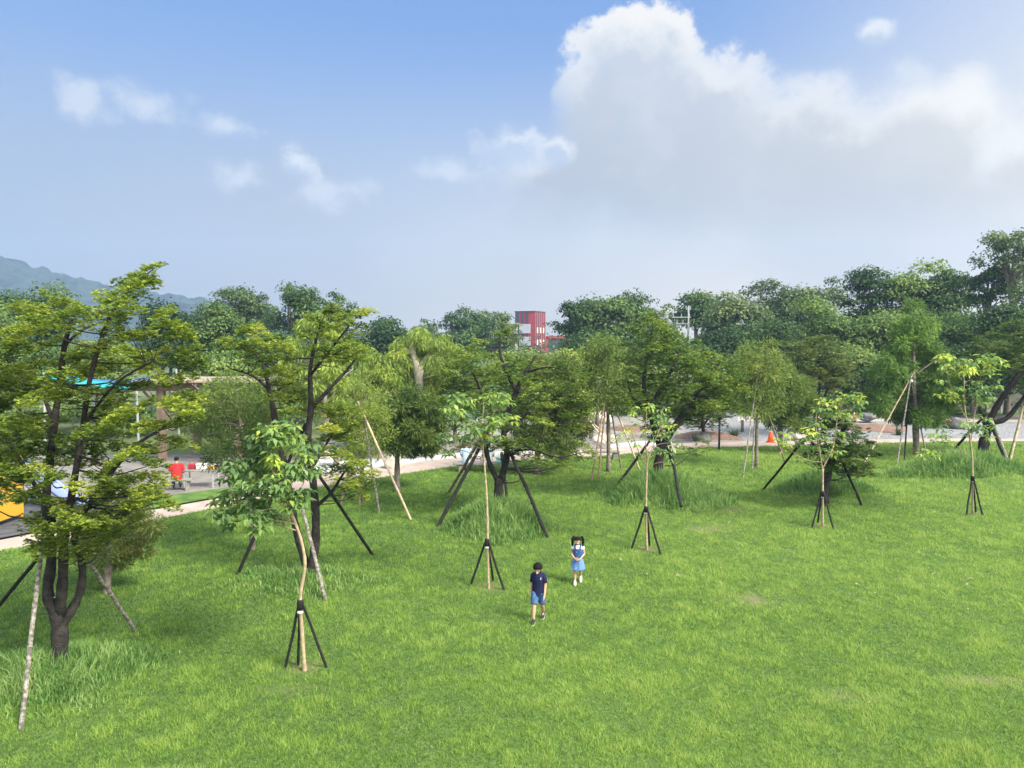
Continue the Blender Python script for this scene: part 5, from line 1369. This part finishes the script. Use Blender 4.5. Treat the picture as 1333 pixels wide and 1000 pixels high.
def boy():
    p = G(701, 808); root = thing('person', 'boy in navy polo and denim shorts walking with head bowed', 'person', p, R(-12), 'children walking on the lawn')
    J = dict(pelvis=(0, 0, .66, (.085, .07)), waist=(0, -.01, .77, (.085, .065)), chest=(0, -.02, .93, (.105, .075)), neckb=(0, -.04, 1.04, (.06, .05)), neck=(0, -.07, 1.085, .04), jaw=(0, -.13, 1.10, (.058, .058)), head=(0, -.125, 1.18, (.075, .085)), crownp=(0, -.10, 1.25, (.055, .06)), nose=(0, -.215, 1.085, .013),
             shR=(-.112, -.02, 1.0, .04), elR=(-.155, .04, .80, .030), wrR=(-.165, .01, .62, .022), paR=(-.168, -.005, .57, .025), shL=(.112, -.02, 1.0, .04), elL=(.152, -.02, .80, .030), wrL=(.15, -.11, .63, .022), paL=(.148, -.13, .58, .025),
             hipR=(-.065, 0, .62, .075), kneeR=(-.07, -.135, .365, .046), calfR=(-.072, -.165, .25, .043), ankleR=(-.072, -.20, .085, .028), toeR=(-.075, -.32, .03, .022), hipL=(.065, 0, .62, .075), kneeL=(.075, .02, .36, .046), calfL=(.075, .10, .26, .042), ankleL=(.072, .20, .14, .028), toeL=(.072, .10, .03, .022))
    fg = [('paR', 0, c) for c in hand(J['paR'][:3], (0, -.25, -1), (.15, -1, .2), .95, (.6, 0, 0))] + [('paL', 0, c) for c in hand(J['paL'][:3], (0, -.25, -1), (-.15, -1, .2), .95, (-.6, 0, 0))]
    eyes = [((s * .03, -.198, 1.135), (.013, .008, .007), 1) for s in (-1, 1)] + [((0, -.180, 1.075), (.018, .007, .005), 2)] + [((s * .083, -.11, 1.15), (.012, .02, .026), 0) for s in (-1, 1)]
    skin_body(J, CORE + ARMS + LEGS, root, fg, eyes)
    q = MB(); q.loft([((0, 0, .58), .142, .105), ((0, 0, .66), .138, .10), ((0, -.005, .78), .130, .094), ((0, -.015, .9), .134, .10), ((0, -.02, .98), .132, .095), ((0, -.028, 1.03), .105, .08), ((0, -.04, 1.062), .07, .062), ((0, -.05, 1.075), .056, .052)], 28, wob=.035, cap=False)
    for s, e in ((-1, 'elR'), (1, 'elL')): limb_loft(q, [(s * .07, -.02, 1.01), (s * .112, -.018, .985), Vector((s * .112, -.02, 1.0)).lerp(Vector(J[e][:3]), .75)], [.056, .058, .055])
    shirt = q.build('polo_shirt', M['navy'], root, smooth=True)
    c = MB(); c.loft([((0, -.045, 1.06), .068, .062), ((0, -.055, 1.095), .062, .057)], 18, cap=False); c.build('collar', M['navy'], shirt, smooth=True)
    e = MB(); e.box((.068, -.124, .955), (.012, .006, .03), rz=.3, bev=.002).ball((.072, -.124, .975), (.008, .004, .008), sub=1).box((.066, -.123, .938), (.02, .005, .006), rz=.3); e.build('chest_emblem', M['tee'], shirt)
    q = MB()
    q.loft([((0, 0, .55), .135, .10), ((0, 0, .62), .14, .10), ((0, 0, .68), .13, .095)], 24, cap=True)
    limb_loft(q, [(-.065, 0, .62), (-.07, -.06, .50), (-.073, -.115, .39)], [.088, .084, .080]); limb_loft(q, [(.065, 0, .62), (.075, .0, .50), (.079, .015, .39)], [.088, .084, .080])
    q.build('denim_shorts', M['denim'], root, smooth=True)
    hair_cap(MB(), (0, -.108, 1.195), (.10, .114, .106), (0, -1, -.5), -.5, -.30, 2).build('hair', M['hair'], root, smooth=True)
    shoe(J['ankleR'][:3], J['toeR'][:3], .038, root, M['shoe_black'], M['sole']); shoe(J['ankleL'][:3], J['toeL'][:3], .038, root, M['shoe_black'], M['sole'])


def girl():
    p = G(752, 759); root = thing('person', 'girl in sleeveless denim dress with two dark pigtails looking down', 'person', p, R(-8), 'children walking on the lawn')
    J = dict(pelvis=(0, 0, .60, (.075, .065)), waist=(0, -.01, .70, (.072, .06)), chest=(0, -.02, .84, (.09, .068)), neckb=(0, -.035, .94, (.052, .045)), neck=(0, -.055, .985, .036), jaw=(0, -.085, 1.015, (.056, .056)), head=(0, -.085, 1.085, (.074, .08)), crownp=(0, -.07, 1.15, (.05, .055)), nose=(0, -.168, 1.03, .012),
             shR=(-.108, -.02, .92, .035), elR=(-.165, -.01, .75, .026), wrR=(-.075, -.14, .655, .020), paR=(-.045, -.155, .645, .023), shL=(.108, -.02, .92, .035), elL=(.165, -.01, .75, .026), wrL=(.07, -.145, .645, .020), paL=(.038, -.16, .635, .023),
             hipR=(-.055, 0, .56, .062), kneeR=(-.06, -.07, .33, .040), calfR=(-.06, -.085, .23, .038), ankleR=(-.06, -.11, .08, .025), toeR=(-.062, -.22, .03, .02), hipL=(.055, 0, .56, .062), kneeL=(.065, .01, .33, .040), calfL=(.066, .08, .25, .037), ankleL=(.068, .15, .13, .025), toeL=(.068, .05, .03, .02))
    fg = [('paR', 0, c) for c in hand(J['paR'][:3], (1, -.2, -.25), (.2, .1, 1), .85, (0, .8, -.3))] + [('paL', 0, c) for c in hand(J['paL'][:3], (-1, -.2, -.25), (-.2, .1, 1), .85, (0, .8, -.3))]
    eyes = [((s * .028, -.156, 1.065), (.012, .007, .006), 1) for s in (-1, 1)] + [((0, -.142, 1.002), (.015, .006, .004), 2)] + [((s * .078, -.08, 1.06), (.010, .018, .024), 0) for s in (-1, 1)]
    skin_body(J, CORE + ARMS + LEGS, root, fg, eyes)
    q = MB(); q.loft([((0, -.02, .80), .118, .088), ((0, -.022, .90), .122, .088), ((0, -.028, .945), .085, .066), ((0, -.035, .968), .055, .05)], 24, cap=False)
    for s, e in ((-1, 'elR'), (1, 'elL')): limb_loft(q, [(s * .07, -.02, .925), (s * .112, -.02, .905), Vector((s * .108, -.02, .92)).lerp(Vector(J[e][:3]), .32)], [.050, .052, .048])
    q.build('white_tee', M['tee'], root, smooth=True)
    q = MB(); q.loft([((0, 0, .62), .122, .09), ((0, -.005, .70), .113, .085), ((0, -.015, .80), .124, .094), ((0, -.02, .87), .122, .092), ((0, -.022, .895), .112, .084)], 28, cap=False, wob=.02)
    for s in (-1, 1): q.tube([(s * .06, -.105, .88), (s * .065, -.08, .95), (s * .062, -.02, .968), (s * .06, .05, .93), (s * .055, .07, .88)], .022, 8)
    dr = q.build('dress_bodice', M['denim_mid'], root, smooth=True)
    V = []; Fc = []; n = 56; rows = [(.635, .122, .092), (.58, .138, .115), (.50, .155, .138), (.42, .172, .158), (.375, .18, .166)]
    for k, (z, rx, ry) in enumerate(rows):
        for i in range(n):
            a = 2 * math.pi * i / n; w = 1 + .05 * k / 4 * math.sin(9 * a + .6) + .03 * k / 4 * math.sin(4 * a); V.append((rx * w * math.cos(a), ry * w * math.sin(a) - .01 * k, z + .008 * math.sin(9 * a) * k / 4))
    for k in range(len(rows) - 1):
        for i in range(n): Fc.append((k * n + i, (k + 1) * n + i, (k + 1) * n + (i + 1) % n, k * n + (i + 1) % n))
    MB().add(V, Fc).build('skirt', M['denim_pale'], root, smooth=True)
    MB().loft([((0, 0, .615), .126, .096), ((0, 0, .65), .124, .094)], 28, cap=False).build('belt', M['navy'], root, smooth=True)
    hair_cap(MB(), (0, -.075, 1.098), (.09, .099, .092), (0, -1, -.3), -.35, .16, 4).build('hair', M['hair'], root, smooth=True)
    for s in (-1, 1):
        q = MB(); limb_loft(q, [(s * .06, -.05, 1.165), (s * .10, -.045, 1.175), (s * .125, -.045, 1.11), (s * .13, -.05, 1.02), (s * .125, -.055, .955), (s * .122, -.058, .93)], [.016, .026, .036, .032, .02, .004], 10); pt = q.build('pigtail', M['hair'], root, smooth=True)
        MB().ball((s * .082, -.048, 1.175), (.017, .02, .02), sub=2).build('hair_tie', M['tee'], pt, smooth=True)
    shoe(J['ankleR'][:3], J['toeR'][:3], .034, root, M['sole'], M['tee']); shoe(J['ankleL'][:3], J['toeL'][:3], .034, root, M['sole'], M['tee'])


def seated(label, px, py, rz, shirt, trousers, hairm, seat_z, loc=None, group=None, lean=.06):
    p = loc or G(px, py); root = thing('person', label, 'person', (p.x, p.y, p.z + seat_z - .45), rz, group)
    J = dict(pelvis=(0, 0, .55, (.13, .11)), waist=(0, -.01, .68, (.125, .10)), chest=(0, -.02 - lean, .90, (.15, .11)), neckb=(0, -.02 - lean, 1.06, (.08, .07)), neck=(0, -.04 - lean, 1.12, .055), jaw=(0, -.07 - lean, 1.17, (.07, .075)), head=(0, -.07 - lean, 1.25, (.082, .095)), crownp=(0, -.06 - lean, 1.32, (.06, .07)), nose=(0, -.178 - lean, 1.20, .015),
             shR=(-.19, -.03 - lean, 1.02, .06), elR=(-.25, -.08, .76, .045), wrR=(-.17, -.30, .62, .032), paR=(-.15, -.355, .60, .036), shL=(.19, -.03 - lean, 1.02, .06), elL=(.25, -.08, .76, .045), wrL=(.17, -.30, .62, .032), paL=(.15, -.355, .60, .036),
             hipR=(-.10, -.03, .52, .095), kneeR=(-.13, -.44, .52, .066), calfR=(-.13, -.47, .36, .058), ankleR=(-.13, -.46, .09, .038), toeR=(-.135, -.62, .035, .03), hipL=(.10, -.03, .52, .095), kneeL=(.13, -.44, .52, .066), calfL=(.13, -.47, .36, .058), ankleL=(.13, -.46, .09, .038), toeL=(.135, -.62, .035, .03))
    fg = [('paR', 0, c) for c in hand(J['paR'][:3], (.1, -1, -.25), (1, .2, 0), 1.2, (0, 0, -1))] + [('paL', 0, c) for c in hand(J['paL'][:3], (-.1, -1, -.25), (-1, .2, 0), 1.2, (0, 0, -1))]
    eyes = [((s * .032, -.163 - lean, 1.235), (.013, .008, .007), 1) for s in (-1, 1)] + [((0, -.15 - lean, 1.155), (.022, .007, .005), 2)] + [((s * .088, -.065 - lean, 1.225), (.012, .02, .03), 0) for s in (-1, 1)]
    skin_body(J, CORE + ARMS + LEGS, root, fg, eyes)
    q = MB(); q.loft([((0, .005, .46), .185, .145), ((0, 0, .55), .19, .15), ((0, -.01, .68), .18, .142), ((0, -.02 - lean * .7, .84), .197, .15), ((0, -.025 - lean, .98), .20, .14), ((0, -.028 - lean, 1.045), .165, .115), ((0, -.03 - lean, 1.085), .085, .08), ((0, -.035 - lean, 1.10), .07, .066)], 28, wob=.03, cap=False)
    for s, e in ((-1, 'elR'), (1, 'elL')): limb_loft(q, [(s * .14, -.03 - lean, 1.02), (s * .195, -.035 - lean, .985), Vector(J['shR' if s < 0 else 'shL'][:3]).lerp(Vector(J[e][:3]), .85)], [.085, .085, .074])
    q.build('shirt', shirt, root, smooth=True)
    q = MB(); q.loft([((0, -.01, .455), .175, .135), ((0, -.01, .55), .18, .14), ((0, -.01, .60), .17, .13)], 24)
    for s in (-1, 1): limb_loft(q, [(s * .10, -.02, .525), (s * .12, -.25, .53), (s * .13, -.45, .51), (s * .13, -.485, .42), (s * .13, -.47, .12)], [.10, .094, .085, .078, .066])
    q.build('trousers', trousers, root, smooth=True)
    hair_cap(MB(), (0, -.055 - lean, 1.265), (.098, .112, .098), (0, -1, 0), -.45, .30, int(px)).build('hair', hairm, root, smooth=True)
    for s in ('R', 'L'): shoe(J['ankle' + s][:3], J['toe' + s][:3], .046, root, M['shoe_black'], M['sole'])


boy(); girl()
bx, by, bz = sb.location
seated('seated man in a light blue shirt with dark belt seen from behind', 605, 612, R(176), M['paleblue'], M['khaki'], M['hairgrey'], .47, Vector((Q(607, 600, by).x, by - .06, bz)), 'men seated on the stone bench')
seated('seated person in a white shirt beside the mint coloured bag', 640, 612, R(188), M['paleshirt'], M['darktrouser'], M['hair'], .47, Vector((Q(636, 600, by).x, by - .06, bz)), 'men seated on the stone bench')
root = thing('handbag', 'mint green bag on the stone bench beside the white shirted person', 'bag', (Q(651, 600, by).x, by - .08, bz + .47))
MB().box((0, 0, .13), (.36, .18, .26), bev=.04).build('body', M['mint'], root, smooth=False); MB().tube([(-.11, 0, .25), (-.08, 0, .38), (.08, 0, .38), (.11, 0, .25)], .014, 6).build('handle', M['mint'], root)
seated('person in a bright red shirt sitting on the low grey bench', 232, 632, R(205), M['redshirt'], M['darktrouser'], M['hair'], .465, Vector((flat(231, 637).x, flat(231, 637).y - .02, -.05)))

# ------------------------------------------------------------------ haze
hm = bpy.data.materials.new('haze_air'); hm.use_nodes = True; nt = hm.node_tree; nt.nodes.clear()
o_ = nt.nodes.new('ShaderNodeOutputMaterial'); v_ = nt.nodes.new('ShaderNodeVolumePrincipled'); v_.inputs['Color'].default_value = (.40, .60, .95, 1); v_.inputs['Density'].default_value = .00040
nt.links.new(v_.outputs[0], o_.inputs['Volume'])
hz = MB().box((0, 520, 79), (3000, 1300, 162)).build('haze', hm); tag(hz, 'thin bluish haze in the evening air', 'haze', kind='stuff')
